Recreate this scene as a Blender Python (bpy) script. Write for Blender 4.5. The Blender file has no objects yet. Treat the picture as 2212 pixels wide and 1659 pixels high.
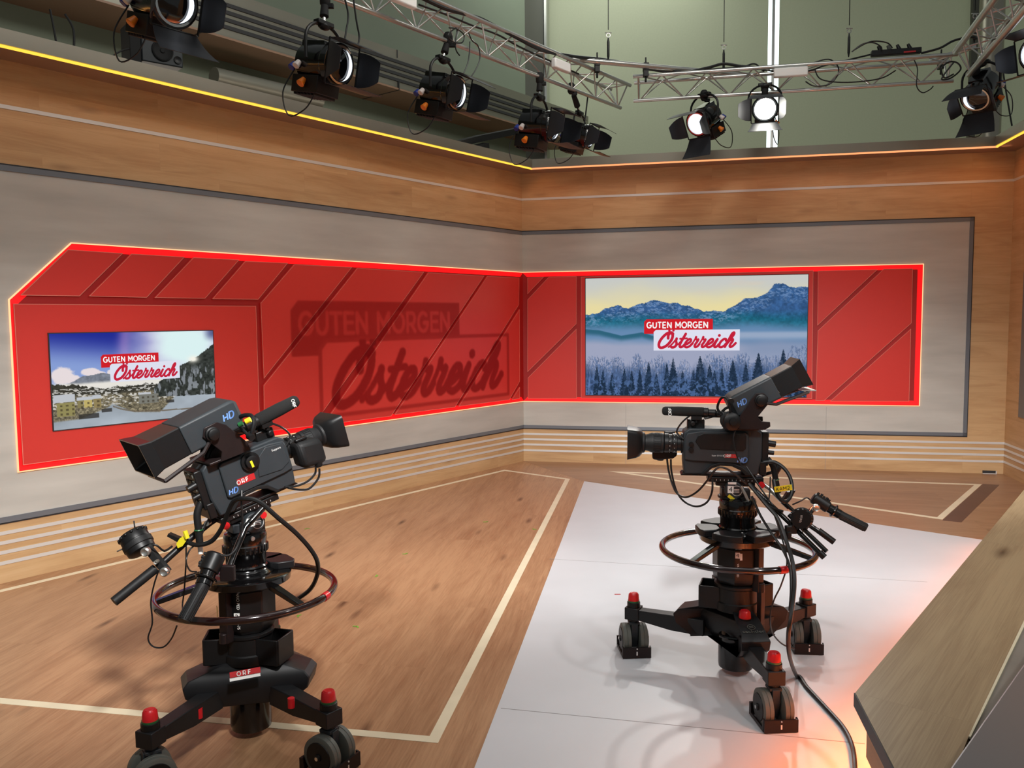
import bpy, bmesh, math, random
import numpy as np
from mathutils import Vector, Matrix, Euler
random.seed(7)
S = bpy.context.scene
COL = S.collection
R = math.radians

# ------------------------------------------------------------------ camera
FPX, PITCH, ROLL = 1786.6, .0783, -.0092
CAMZ = 1.6
cp, sp = math.cos(PITCH), math.sin(PITCH)
f0 = Vector((0, cp, -sp)); u0 = Vector((0, sp, cp)); r0 = Vector((1, 0, 0))
cr, sr = math.cos(ROLL), math.sin(ROLL)
rt = cr*r0 + sr*u0; up = -sr*r0 + cr*u0
cd = bpy.data.cameras.new('camera'); cam = bpy.data.objects.new('camera', cd); COL.objects.link(cam)
cam.matrix_world = Matrix(((rt.x, up.x, -f0.x, 0), (rt.y, up.y, -f0.y, 0), (rt.z, up.z, -f0.z, CAMZ), (0, 0, 0, 1)))
cd.sensor_width = 36; cd.lens = FPX/2212*36; cd.clip_start = .05
S.camera = cam

# ------------------------------------------------------------------ view and world
S.view_settings.view_transform = 'Standard'; S.view_settings.look = 'None'
S.view_settings.gamma = 1; S.view_settings.exposure = 0.0
S.view_settings.use_curve_mapping = False
w = bpy.data.worlds.new('world'); S.world = w; w.use_nodes = True
w.node_tree.nodes['Background'].inputs[0].default_value = (.80, .86, .84, 1)
w.node_tree.nodes['Background'].inputs[1].default_value = .18

# ------------------------------------------------------------------ studio lamps and added fill lights
def spot(name, loc, target, power, size=55, blend=.6, color=(1, .95, .88), radius=.12):
    l = bpy.data.lights.new(name, 'SPOT'); l.energy = power; l.color = color
    l.spot_size = R(size); l.spot_blend = blend; l.shadow_soft_size = radius
    o = bpy.data.objects.new(name, l); COL.objects.link(o); o.location = loc
    o.rotation_euler = (Vector(target)-Vector(loc)).to_track_quat('-Z', 'Y').to_euler()
    return o
def area(name, loc, target, power, sx, sy, color=(1, 1, 1)):
    l = bpy.data.lights.new(name, 'AREA'); l.shape = 'RECTANGLE'; l.size = sx; l.size_y = sy
    l.energy = power; l.color = color
    o = bpy.data.objects.new(name, l); COL.objects.link(o); o.location = loc
    o.rotation_euler = (Vector(target)-Vector(loc)).to_track_quat('-Z', 'Y').to_euler()
    return o
# front lights of the studio, hung above and behind the photographer
spot('studio_spot_left', (.4, .3, 3.8), (-3.1, 6.0, -.8), 1500, 40, 1.0, (1, .985, .96), .2)
spot('studio_spot_centre', (-.6, .4, 3.8), (.4, 8.8, -1.1), 1800, 37, 1.0, (1, .985, .96), .2)
spot('studio_spot_right', (.9, .8, 3.8), (3.3, 8.0, -.7), 1850, 40, 1.0, (1, .985, .96), .2)
spot('studio_spot_floor', (-1.7, 1.2, 4.2), (2.4, 5.4, 0), 140, 62, 1.0, (1, .98, .97), .12)
spot('studio_spot_floor', (3.6, 1.6, 4.2), (-.4, 4.8, 0), 150, 62, 1.0, (1, .98, .97), .12)
area('ceiling_softlight', (.5, 3.2, 6.2), (.5, 5.0, 0), 60, 5, 4, (1, .98, .95))  # wide fill added overhead, no lamp of the studio
area('hall_ceiling_light', (-1.5, 12.2, 7.1), (-1.5, 12.4, 0), 160, 9, 2, (.95, 1, .90))  # added fill that lifts the dark zone behind the set
area('hall_side_light', (1.6, 5.2, 5.7), (-4, 10, 4.5), 75, 3, .6, (1, .96, .88))  # unseen light added to brighten the bulkhead face
ul = area('wall_top_uplight', (0, 0, 0), (0, 0, 1), 16, 8, .2, (1, .86, .72)); ul.matrix_world = Matrix.Translation((-2.75, 6.75, 3.40)) @ Matrix.Rotation(math.pi/2-.659, 4, 'Z') @ Matrix.Rotation(math.pi, 4, 'X')  # hidden light added behind the left wall, stands in for bounce on the soffit
spot('studio_spot_desk', (2.6, -.4, 4.4), (1.7, 2.6, .7), 170, 50, .9, (1, .97, .92), .15)  # extra spot added to brighten the desk top

# ------------------------------------------------------------------ pixel -> place (on real planes)
def ray(px, py):
    x, y = px-1106, py-829.5
    X = x*cr+y*sr; Y = -x*sr+y*cr
    return r0*(X/FPX) + u0*(-Y/FPX) + f0
def atz(px, py, z=0.):
    d = ray(px, py); t = (z-CAMZ)/d.z; return Vector((d.x*t, d.y*t, z))
def aty(px, py, Y):
    d = ray(px, py); t = Y/d.y; return Vector((d.x*t, Y, CAMZ+d.z*t))
CRN = Vector((.1241, 9.2418, 0)); TL, TR = .659, 1.779
C3 = Vector((4.935, 8.225, 0))
class Frame:
    def __init__(s, org, ang):
        s.o = org; s.a = ang; s.x = Vector((math.cos(ang), math.sin(ang), 0)); s.n = Vector((-s.x.y, s.x.x, 0))
        s.M = Matrix.Translation(org) @ Matrix.Rotation(ang, 4, 'Z')
    def px(s, px, py, off=0.):      # (along, up) on the wall plane moved off metres behind
        d = ray(px, py); k = (s.o.dot(s.n)+off)/(d.dot(s.n)); P = d*k; P.z += CAMZ
        return (P-s.o).dot(s.x), P.z
    def w(s, x, y, z): return s.M @ Vector((x, y, z))
FL = Frame(CRN, math.pi/2-TL); FR = Frame(CRN, math.pi/2-TR); F3 = Frame(C3, math.pi/2-TR-R(89.4))
FW = {'L': FL, 'R': FR, '3': F3}

# ------------------------------------------------------------------ object helpers
def tag(o, label=None, cat=None, group=None, kind=None):
    if label: o['label'] = label
    if cat: o['category'] = cat
    if group: o['group'] = group
    if kind: o['kind'] = kind
    return o
def empty(name, loc=(0, 0, 0), rot=None, label=None, cat=None, group=None):
    o = bpy.data.objects.new(name, None); COL.objects.link(o); o.location = loc; o.empty_display_size = .1
    if rot is not None: o.rotation_euler = rot
    return tag(o, label, cat, group)
class MB:
    def __init__(s): s.v = []; s.f = []; s.M = None
    def add(s, vs, fs, M=None):
        b = len(s.v)
        for p in vs:
            p = Vector(p)
            if M is not None: p = M @ p
            if s.M is not None: p = s.M @ p
            s.v.append(p)
        for f in fs: s.f.append([b+i for i in f])
        return s
    def box(s, c, d, M=None):
        x, y, z = c; a, b, h = d[0]/2, d[1]/2, d[2]/2
        vs = [(x+i*a, y+j*b, z+k*h) for i in (-1, 1) for j in (-1, 1) for k in (-1, 1)]
        return s.add(vs, [(0, 1, 3, 2), (4, 6, 7, 5), (0, 4, 5, 1), (2, 3, 7, 6), (0, 2, 6, 4), (1, 5, 7, 3)], M)
    def cyl(s, p0, p1, r0_, r1_=None, n=20, caps=True):
        return s.lathe(p0, p1, [(0, r0_), (1, r0_ if r1_ is None else r1_)], n, caps, unit=True)
    def lathe(s, p0, p1, prof, n=24, caps=True, unit=False, ph=0.):
        p0 = Vector(p0); p1 = Vector(p1); d = p1-p0; L = d.length; d = d.normalized()
        a = d.orthogonal().normalized() if abs(d.z) < .99 else Vector((1, 0, 0)); b = d.cross(a)
        if abs(d.z) < .99:
            a = Vector((-d.y, d.x, 0)).normalized(); b = d.cross(a)
        vs = []; fs = []
        for t, r_ in prof:
            c = p0+d*(t*L if unit else t)
            for i in range(n):
                an = 2*math.pi*(i+ph)/n; vs.append(c+a*(r_*math.cos(an))+b*(r_*math.sin(an)))
        for k in range(len(prof)-1):
            for i in range(n):
                j = (i+1) % n; fs.append((k*n+i, k*n+j, (k+1)*n+j, (k+1)*n+i))
        if caps:
            fs.append(tuple(range(n))[::-1]); fs.append(tuple((len(prof)-1)*n+i for i in range(n)))
        return s.add(vs, fs)
    def tube(s, pts, r_, n=8, smooth=0, caps=True, taper=None):
        pts = [Vector(p) for p in pts]
        if smooth: pts = catmull(pts, smooth)
        vs = []; fs = []; m = len(pts); nrm = None
        for k, p in enumerate(pts):
            t = (pts[min(k+1, m-1)]-pts[max(k-1, 0)])
            t = t.normalized() if t.length > 1e-9 else Vector((0, 0, 1))
            if nrm is None: nrm = t.orthogonal().normalized()
            nrm = (nrm-t*nrm.dot(t)); nrm = nrm.normalized() if nrm.length > 1e-6 else t.orthogonal().normalized()
            b = t.cross(nrm); rr = r_ if taper is None else r_*taper(k/(m-1))
            for i in range(n):
                an = 2*math.pi*i/n; vs.append(p+nrm*(rr*math.cos(an))+b*(rr*math.sin(an)))
        for k in range(m-1):
            for i in range(n):
                j = (i+1) % n; fs.append((k*n+i, k*n+j, (k+1)*n+j, (k+1)*n+i))
        if caps: fs.append(tuple(range(n))[::-1]); fs.append(tuple((m-1)*n+i for i in range(n)))
        return s.add(vs, fs)
    def prism(s, poly, a, b, M=None, axis='z'):
        def P(x, y, h): return (x, y, h) if axis == 'z' else ((x, h, y) if axis == 'y' else (h, x, y))
        n = len(poly); vs = [P(x, y, a) for x, y in poly]+[P(x, y, b) for x, y in poly]
        return s.add(vs, [tuple(range(n)), tuple(range(n, 2*n))[::-1]]+[(i, (i+1) % n, n+(i+1) % n, n+i) for i in range(n)], M)
    def loft(s, rings, caps=True):
        n = len(rings[0]); vs = [p for r_ in rings for p in r_]; fs = []
        for k in range(len(rings)-1):
            for i in range(n):
                j = (i+1) % n; fs.append((k*n+i, k*n+j, (k+1)*n+j, (k+1)*n+i))
        if caps: fs.append(tuple(range(n))[::-1]); fs.append(tuple((len(rings)-1)*n+i for i in range(n)))
        return s.add(vs, fs)
    def torus(s, c, R_, r_, n=64, m=12, a0=0., a1=360., M=None):
        full = abs(a1-a0) >= 360; vs = []; fs = []; K = n if full else n+1
        for i in range(K):
            a = R(a0+(a1-a0)*i/n)
            for j in range(m):
                b = 2*math.pi*j/m
                vs.append((c[0]+(R_+r_*math.cos(b))*math.cos(a), c[1]+(R_+r_*math.cos(b))*math.sin(a), c[2]+r_*math.sin(b)))
        for i in range(n):
            i2 = (i+1) % K
            for j in range(m):
                j2 = (j+1) % m; fs.append((i*m+j, i2*m+j, i2*m+j2, i*m+j2))
        if not full: fs.append(tuple(range(m))[::-1]); fs.append(tuple((K-1)*m+j for j in range(m)))
        return s.add(vs, fs, M)
    def sphere(s, c, r_, n=16, m=10, sc=(1, 1, 1)):
        prof = [(-math.cos(math.pi*k/m)*r_, max(1e-4, math.sin(math.pi*k/m)*r_)) for k in range(m+1)]
        vs = []; fs = []
        for t, q in prof:
            for i in range(n):
                a = 2*math.pi*i/n; vs.append((c[0]+q*math.cos(a)*sc[0], c[1]+q*math.sin(a)*sc[1], c[2]+t*sc[2]))
        for k in range(m):
            for i in range(n):
                j = (i+1) % n; fs.append((k*n+i, k*n+j, (k+1)*n+j, (k+1)*n+i))
        return s.add(vs, fs)
    def build(s, name, mat, parent=None, bevel=0., smooth=40, label=None, kind=None):
        me = bpy.data.meshes.new(name); me.from_pydata([tuple(v) for v in s.v], [], s.f)
        bm = bmesh.new(); bm.from_mesh(me); bmesh.ops.recalc_face_normals(bm, faces=bm.faces); bm.to_mesh(me); bm.free()
        me.materials.append(mat)
        if smooth:
            me.polygons.foreach_set('use_smooth', [True]*len(me.polygons)); me.set_sharp_from_angle(angle=R(smooth))
        o = bpy.data.objects.new(name, me); COL.objects.link(o)
        if parent: o.parent = parent
        if bevel:
            m = o.modifiers.new('bevel', 'BEVEL'); m.width = bevel; m.segments = 2; m.limit_method = 'ANGLE'; m.angle_limit = R(40)
            m.harden_normals = False
        if label: o['label'] = label
        if kind: o['kind'] = kind
        return o
def catmull(pts, k):
    out = []; n = len(pts)
    for i in range(n-1):
        p0_, p1_, p2_, p3_ = pts[max(i-1, 0)], pts[i], pts[i+1], pts[min(i+2, n-1)]
        for j in range(k):
            t = j/k
            out.append(.5*((2*p1_)+(p2_-p0_)*t+(2*p0_-5*p1_+4*p2_-p3_)*t*t+(3*p1_-p0_-3*p2_+p3_)*t**3))
    out.append(pts[-1]); return out
def place(o, M): o.matrix_world = M; return o

# ------------------------------------------------------------------ materials
def srgb(r, g, b):
    f = lambda c: ((c/255)/12.92 if c/255 <= .04045 else ((c/255+.055)/1.055)**2.4)
    return (f(r), f(g), f(b), 1)
def mat(name, col, rough=.5, metal=0., var=.0, vscale=8., bump=0., bscale=60., emit=None, estr=0., coat=0., spec=.5, stretch=None, alpha=1., trans=0.):
    m = bpy.data.materials.new(name); m.use_nodes = True; nt = m.node_tree; N = nt.nodes; b = N['Principled BSDF']
    b.inputs['Base Color'].default_value = col; b.inputs['Roughness'].default_value = rough; b.inputs['Metallic'].default_value = metal
    b.inputs['Specular IOR Level'].default_value = spec; b.inputs['Coat Weight'].default_value = coat; b.inputs['Coat Roughness'].default_value = .08
    b.inputs['Alpha'].default_value = alpha; b.inputs['Transmission Weight'].default_value = trans
    tc = N.new('ShaderNodeTexCoord'); mp = N.new('ShaderNodeMapping'); nt.links.new(tc.outputs['Object'], mp.inputs[0])
    if stretch: mp.inputs['Scale'].default_value = stretch
    if var:
        n = N.new('ShaderNodeTexNoise'); n.inputs['Scale'].default_value = vscale; n.inputs['Detail'].default_value = 5
        nt.links.new(mp.outputs[0], n.inputs['Vector'])
        r_ = N.new('ShaderNodeValToRGB'); r_.color_ramp.elements[0].position = .3; r_.color_ramp.elements[1].position = .7
        c = Vector(col[:3]); r_.color_ramp.elements[0].color = (*(c*(1-var)), 1); r_.color_ramp.elements[1].color = (*[min(1, q) for q in c*(1+var)], 1)
        nt.links.new(n.outputs['Fac'], r_.inputs[0]); nt.links.new(r_.outputs[0], b.inputs['Base Color'])
    if bump:
        n = N.new('ShaderNodeTexNoise'); n.inputs['Scale'].default_value = bscale; nt.links.new(mp.outputs[0], n.inputs['Vector'])
        bp = N.new('ShaderNodeBump'); bp.inputs['Strength'].default_value = bump; bp.inputs['Distance'].default_value = .002
        nt.links.new(n.outputs['Fac'], bp.inputs['Height']); nt.links.new(bp.outputs[0], b.inputs['Normal'])
    if emit is not None:
        b.inputs['Emission Color'].default_value = emit; b.inputs['Emission Strength'].default_value = estr
    return m
def wood(name, dark, mid, light, ang=0., plane='xz', plank=(1.3, .16), rough=.45, grain=1., knots=.5, joint=.25, bump=.15, gf=110):
    # oak: staves in a brick pattern, fine stretched grain, sparse dark knots
    m = bpy.data.materials.new(name); m.use_nodes = True; nt = m.node_tree; N = nt.nodes; L = nt.links; b = N['Principled BSDF']
    tc = N.new('ShaderNodeTexCoord'); mp = N.new('ShaderNodeMapping'); mp.vector_type = 'POINT'
    mp.inputs['Rotation'].default_value = (R(-90), 0, 0) if plane == 'xz' else (0, 0, -ang)
    L.new(tc.outputs['Object'], mp.inputs[0])
    def nz(scale, det, vec, rgh=.6, dist=0.):
        n = N.new('ShaderNodeTexNoise'); n.inputs['Scale'].default_value = scale; n.inputs['Detail'].default_value = det
        n.inputs['Roughness'].default_value = rgh; n.inputs['Distortion'].default_value = dist; L.new(vec, n.inputs['Vector']); return n.outputs['Fac']
    def mapping(sc, vec):
        q = N.new('ShaderNodeMapping'); q.inputs['Scale'].default_value = sc; L.new(vec, q.inputs[0]); return q.outputs[0]
    def math_(op, a, c):
        q = N.new('ShaderNodeMath'); q.operation = op
        for i, z in enumerate((a, c)):
            if isinstance(z, (int, float)): q.inputs[i].default_value = z
            else: L.new(z, q.inputs[i])
        return q.outputs[0]
    br = N.new('ShaderNodeTexBrick'); br.inputs['Scale'].default_value = 1; br.inputs['Brick Width'].default_value = plank[0]
    br.inputs['Row Height'].default_value = plank[1]; br.inputs['Mortar Size'].default_value = .0012; br.inputs['Mortar Smooth'].default_value = .3
    br.inputs['Color1'].default_value = (0, 0, 0, 1); br.inputs['Color2'].default_value = (1, 1, 1, 1); br.inputs['Mortar'].default_value = (.5, .5, .5, 1)
    br.offset = .37; L.new(mp.outputs[0], br.inputs['Vector'])
    # shift the grain per stave
    off = N.new('ShaderNodeVectorMath'); off.operation = 'MULTIPLY_ADD'; L.new(br.outputs['Color'], off.inputs[0])
    off.inputs[1].default_value = (3.1, 5.7, 2.3); L.new(mp.outputs[0], off.inputs[2])
    base = off.outputs[0]
    g1 = nz(1.0, 6, mapping((1.1, 9, 1), base), .6, 1.2)
    g2 = nz(1.0, 8, mapping((5 if gf < 200 else 3, gf, 1), base), .7, .3)
    g3 = nz(1.0, 3, mapping((.7, 2.2, 1), mp.outputs[0]))
    s1 = math_('ADD', math_('MULTIPLY', g1, .46), .08); s2 = math_('MULTIPLY', g2, .28*grain); s3 = math_('MULTIPLY', g3, .25)
    t = math_('ADD', math_('ADD', s1, s2), s3)
    bw = N.new('ShaderNodeSeparateColor'); L.new(br.outputs['Color'], bw.inputs[0])
    t = math_('ADD', t, math_('MULTIPLY', math_('SUBTRACT', bw.outputs[0], .5), .10*joint/.25))
    ramp = N.new('ShaderNodeValToRGB'); e = ramp.color_ramp.elements
    e[0].position = .36; e[0].color = dark; e[1].position = .80; e[1].color = light; k = e.new(.56); k.color = mid
    L.new(t, ramp.inputs[0])
    vo = N.new('ShaderNodeTexVoronoi'); vo.inputs['Scale'].default_value = 1; L.new(mapping((1.3, 5.2, 1), base), vo.inputs['Vector'])
    kd = math_('MULTIPLY', math_('LESS_THAN', vo.outputs['Distance'], .5), math_('SUBTRACT', 1, math_('MULTIPLY', vo.outputs['Distance'], 6.5)))
    kd = math_('MAXIMUM', kd, 0.0); kd = math_('MULTIPLY', kd, knots)
    mx = N.new('ShaderNodeMix'); mx.data_type = 'RGBA'; L.new(kd, mx.inputs[0]); L.new(ramp.outputs[0], mx.inputs[6])
    mx.inputs[7].default_value = (dark[0]*.35, dark[1]*.3, dark[2]*.3, 1)
    m2 = N.new('ShaderNodeMix'); m2.data_type = 'RGBA'; L.new(math_('MULTIPLY', br.outputs['Fac'], joint), m2.inputs[0]); L.new(mx.outputs[2], m2.inputs[6])
    m2.inputs[7].default_value = (dark[0]*.5, dark[1]*.5, dark[2]*.5, 1)
    L.new(m2.outputs[2], b.inputs['Base Color']); b.inputs['Roughness'].default_value = rough
    b.inputs['Specular IOR Level'].default_value = .35
    bp = N.new('ShaderNodeBump'); bp.inputs['Strength'].default_value = bump; bp.inputs['Distance'].default_value = .002; L.new(g2, bp.inputs['Height']); L.new(bp.outputs[0], b.inputs['Normal'])
    return m
def emis(name, col, strength):
    m = bpy.data.materials.new(name); m.use_nodes = True; nt = m.node_tree; nt.nodes.clear()
    e = nt.nodes.new('ShaderNodeEmission'); o = nt.nodes.new('ShaderNodeOutputMaterial'); e.inputs[0].default_value = col; e.inputs[1].default_value = strength
    nt.links.new(e.outputs[0], o.inputs[0]); return m
M = {}
M['oak_wall'] = wood('oak_wall', srgb(178, 138, 96), srgb(204, 168, 124), srgb(218, 186, 144), plank=(1.25, .19), joint=.12, knots=.4, grain=.6)
GA = math.atan2(2.843-8.043, -.147-.702)           # floor grain runs along the white floor's left edge
M['oak_floor'] = wood('oak_floor', srgb(112, 76, 50), srgb(152, 110, 78), srgb(184, 142, 106), ang=GA+math.pi, plane='xy', plank=(2.2, .5), rough=.36, knots=.9, joint=.14, grain=2.0)
M['oak_floor2'] = wood('oak_floor_rear', srgb(118, 84, 60), srgb(152, 114, 84), srgb(176, 138, 106), ang=FR.a, plane='xy', plank=(2.2, .5), rough=.36, knots=.6, joint=.14, grain=1.3)
M['oak_desk'] = wood('oak_desk', srgb(104, 84, 62), srgb(138, 115, 88), srgb(168, 146, 114), ang=math.atan2(2.16, 1.71), plane='xy', plank=(1.6, .3), rough=.34, knots=.9, joint=.10, grain=2.2, gf=260)
M['grey_board'] = mat('grey_board', srgb(186, 183, 176), .5, var=.13, vscale=1.3, stretch=(.8, 3, 5), bump=.05)
M['blue_grey'] = mat('blue_grey_trim', srgb(118, 124, 132), .35, .3)
M['dark_gap'] = mat('dark_gap', srgb(45, 45, 48), .6)
M['steel'] = mat('brushed_steel', srgb(164, 158, 144), .32, .6, var=.03, vscale=2)
M['strip'] = mat('metal_inlay', srgb(226, 226, 224), .4, .35)
M['brown_soffit'] = mat('brown_soffit', srgb(150, 118, 96), .5, var=.06, vscale=2)
M['red_panel'] = mat('red_panel', srgb(194, 56, 50), .36, var=.03, vscale=1.2, emit=srgb(255, 30, 20), estr=.09)
M['red_back'] = mat('red_lightbox', srgb(190, 20, 20), .5, emit=srgb(255, 0, 14), estr=.95)
M['groove'] = mat('red_groove', srgb(150, 20, 18), .5, emit=srgb(255, 10, 8), estr=.05)
M['red_edge'] = mat('panel_edge', srgb(225, 130, 115), .4)
M['led_warm'] = emis('led_warm', srgb(255, 190, 140), 1.5)
M['led_yellow'] = emis('led_yellow', srgb(255, 200, 70), 1.5)
M['led_amber'] = emis('led_amber', srgb(255, 158, 104), 1.4)
M['led_orange'] = emis('led_orange', srgb(255, 110, 40), 9.0)
M['white_vinyl'] = mat('white_vinyl', srgb(208, 211, 216), .42, var=.03, vscale=2.5, bump=.03, bscale=200)
M['seam'] = mat('seam', srgb(140, 138, 138), .6)
M['inlay'] = mat('pale_inlay', srgb(232, 220, 190), .45, var=.06, vscale=6)
M['inlay_dark'] = mat('dark_inlay', srgb(98, 66, 52), .45, var=.06, vscale=6)
M['blk'] = mat('black_plastic', srgb(17, 17, 18), .42, var=.12, vscale=20, bump=.05, spec=.35)
M['blk2'] = mat('charcoal_shell', srgb(44, 49, 53), .5, spec=.35, var=.06, vscale=14, bump=.1, bscale=300)
M['blk_gloss'] = mat('black_gloss', srgb(9, 8, 9), .16, coat=.3)
M['blk_matt'] = mat('black_matt', srgb(16, 16, 17), .8)
M['foam'] = mat('black_foam', srgb(10, 10, 10), .95, bump=.6, bscale=500)
M['rubber'] = mat('grey_rubber', srgb(92, 94, 88), .6, var=.08, vscale=12)
M['rubber_dk'] = mat('dark_rubber', srgb(24, 24, 25), .55, spec=.3, bump=.2, bscale=200)
M['cable'] = mat('cable_black', srgb(18, 18, 19), .4)
M['alu'] = mat('aluminium', srgb(196, 196, 192), .32, .9, var=.05, vscale=10)
M['chrome'] = mat('chrome', srgb(225, 225, 225), .12, 1.0)
M['red_cap'] = mat('red_plastic', srgb(200, 26, 34), .35, var=.1, vscale=30)
M['green'] = mat('green_plastic', srgb(30, 90, 50), .4)
M['yellow'] = mat('yellow_tape', srgb(222, 205, 40), .45)
M['white'] = mat('white_label', srgb(235, 235, 232), .5)
M['ink'] = mat('black_ink', srgb(20, 20, 20), .6)
M['orf_red'] = mat('sticker_red', srgb(178, 34, 38), .4)
M['hd_blue'] = mat('sticker_blue', srgb(110, 150, 215), .4)
M['glass'] = mat('lens_glass', srgb(10, 10, 16), .05, coat=1.0)
M['brn_metal'] = mat('bronze_black', srgb(34, 26, 26), .4, .2, spec=.3)
M['blind'] = mat('roller_blind', srgb(160, 164, 144), .85, var=.03, vscale=40, emit=srgb(176, 186, 150), estr=.16)  # daylight through the cloth is put in as a faint glow
M['green_wall'] = mat('studio_wall', srgb(122, 132, 116), .8, var=.05, vscale=1)
M['bulk'] = mat('bulkhead_grey', srgb(138, 136, 124), .4, .5, var=.06, vscale=1.5)
M['mullion'] = mat('dark_mullion', srgb(84, 84, 76), .5)
M['desk_grey'] = mat('grey_laminate', srgb(112, 110, 112), .3, var=.02, vscale=3)
M['desk_strip'] = mat('grey_wood_strip', srgb(132, 130, 124), .35, var=.1, vscale=6, stretch=(1, 1, 1))
M['orange_k'] = mat('orange_knob', srgb(222, 118, 24), .4)
M['blue_k'] = mat('blue_knob', srgb(22, 44, 130), .4)
M['white_k'] = mat('white_knob', srgb(215, 205, 200), .4)

# ================================================================== ROOM
def sobj(mb, name, m, F=None, kind='structure', **k):
    o = mb.build(name, m, **k)
    if F is not None: o.matrix_world = F.M
    o['kind'] = kind
    return o
def box2(mb, x0, x1, y0, y1, z0, z1): return mb.box(((x0+x1)/2, (y0+y1)/2, (z0+z1)/2), (x1-x0, y1-y0, z1-z0))
WT = 3.19
SPAN = {'L': (-8.6, 0.0), 'R': (0, 4.93), '3': (0, 4.2)}
# floor: one slab of oak with a second grain field at the rear
mb = MB(); mb.prism([(-9, -1.5), (9, -1.5), (9, 15), (-9, 15)], -.1, 0); fl = sobj(mb, 'floor', M['oak_floor'], smooth=0)
mb = MB()
pA = CRN+FR.n*-.0; q = [atz(1262, 1040), pA, C3, atz(2212, 1044), Vector((5.3, 5.5, 0)), Vector((4.2, 4.6, 0)), atz(2118, 1166)]
mb.prism([(p.x, p.y) for p in q], 0, .0006); sobj(mb, 'floor', M['oak_floor2'], smooth=0)
# white studio floor covering with its seams
e1 = (atz(1262, 1040)-atz(1025, 1659)).normalized(); e2 = (atz(2118, 1166)-atz(1262, 1040)).normalized()
A_ = atz(1262, 1040); B_ = atz(2118, 1166)+e2*.6; bl = atz(1025, 1659)-e1*2.2
mb = MB(); WF = [bl, A_, B_, Vector((3.3, 3.5, 0)), Vector((1.9, .4, 0))]
mb.prism([(p.x, p.y) for p in WF], .0003, .0022)
vinyl = mb.build('vinyl_floor', M['white_vinyl'], smooth=0); tag(vinyl, 'large white vinyl sheet laid on the wooden floor under the right camera', 'floor covering')
mb = MB()
for (a, b) in (((1219, 1148), (2060, 1262)), ((1187, 1208), (2003, 1258)), ((1082, 1531), (1868, 1608)), ((1240, 1075), (2085, 1206)), ((1130, 1400), (1330, 1418))):
    if (a, b) in (((1219, 1148), (2060, 1262)), ((1240, 1075), (2085, 1206)), ((1130, 1400), (1330, 1418))): continue
    P, Q = atz(*a), atz(*b); d = (Q-P).normalized(); n = Vector((-d.y, d.x, 0))*.0018
    mb.prism([(v.x, v.y) for v in (P-n, Q-n, Q+n, P+n)], .0018, .0026)
mb.build('seam', M['seam'], vinyl, smooth=0)
# pale inlay lines in the oak floor
def inlay(name, pts, wd, m, z=.0014, closed=False):
    mb = MB(); n = len(pts); L = []; Q = []
    for i in range(n):
        a = pts[(i-1) % n] if (i or closed) else None; b = pts[(i+1) % n] if (i < n-1 or closed) else None
        d1 = (pts[i]-a).normalized() if a is not None else None; d2 = (b-pts[i]).normalized() if b is not None else None
        d1 = d1 or d2; d2 = d2 or d1; n1 = Vector((-d1.y, d1.x, 0)); n2 = Vector((-d2.y, d2.x, 0)); h = (n1+n2); h = h/(h.length**2)*2
        L.append(pts[i]+h*wd*.5); Q.append(pts[i]-h*wd*.5)
    vs = [(p.x, p.y, z) for p in L]+[(p.x, p.y, z) for p in Q]+[(p.x, p.y, 0) for p in L]+[(p.x, p.y, 0) for p in Q]; fs = []
    for i in range(n if closed else n-1):
        j = (i+1) % n; fs += [(i, j, n+j, n+i), (i, j, 2*n+j, 2*n+i), (n+i, n+j, 3*n+j, 3*n+i)]
    mb.add(vs, fs); return sobj(mb, name, m, smooth=0)
iA = atz(937, 1598); iB = atz(1226, 1035); iC = atz(1090, 1016); iD = atz(0, 1277); iE = atz(0, 1514)
iD2 = iC+(iD-iC)*1.6; iE2 = iA+(iE-iA)*1.7
inlay('trim_1', [iE2, iA, iB, iC, iD2], .045, M['inlay'])
tA = atz(1335, 1020); tB = atz(2113, 1047); tC = atz(2030, 1120)
inlay('trim_2', [tA, tB, tC], .05, M['inlay'], closed=True, z=.002)
dB = (tB-tC).normalized(); dn = Vector((dB.y, -dB.x, 0))
mb = MB(); mb.prism([(p.x, p.y) for p in (tC+dn*.03-dB*.06, tB+dn*.03+dB*.06, tB+dn*.16+dB*.1, tC+dn*.16-dB*.04)], 0, .0017); sobj(mb, 'trim_3', M['inlay_dark'], smooth=0)

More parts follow.
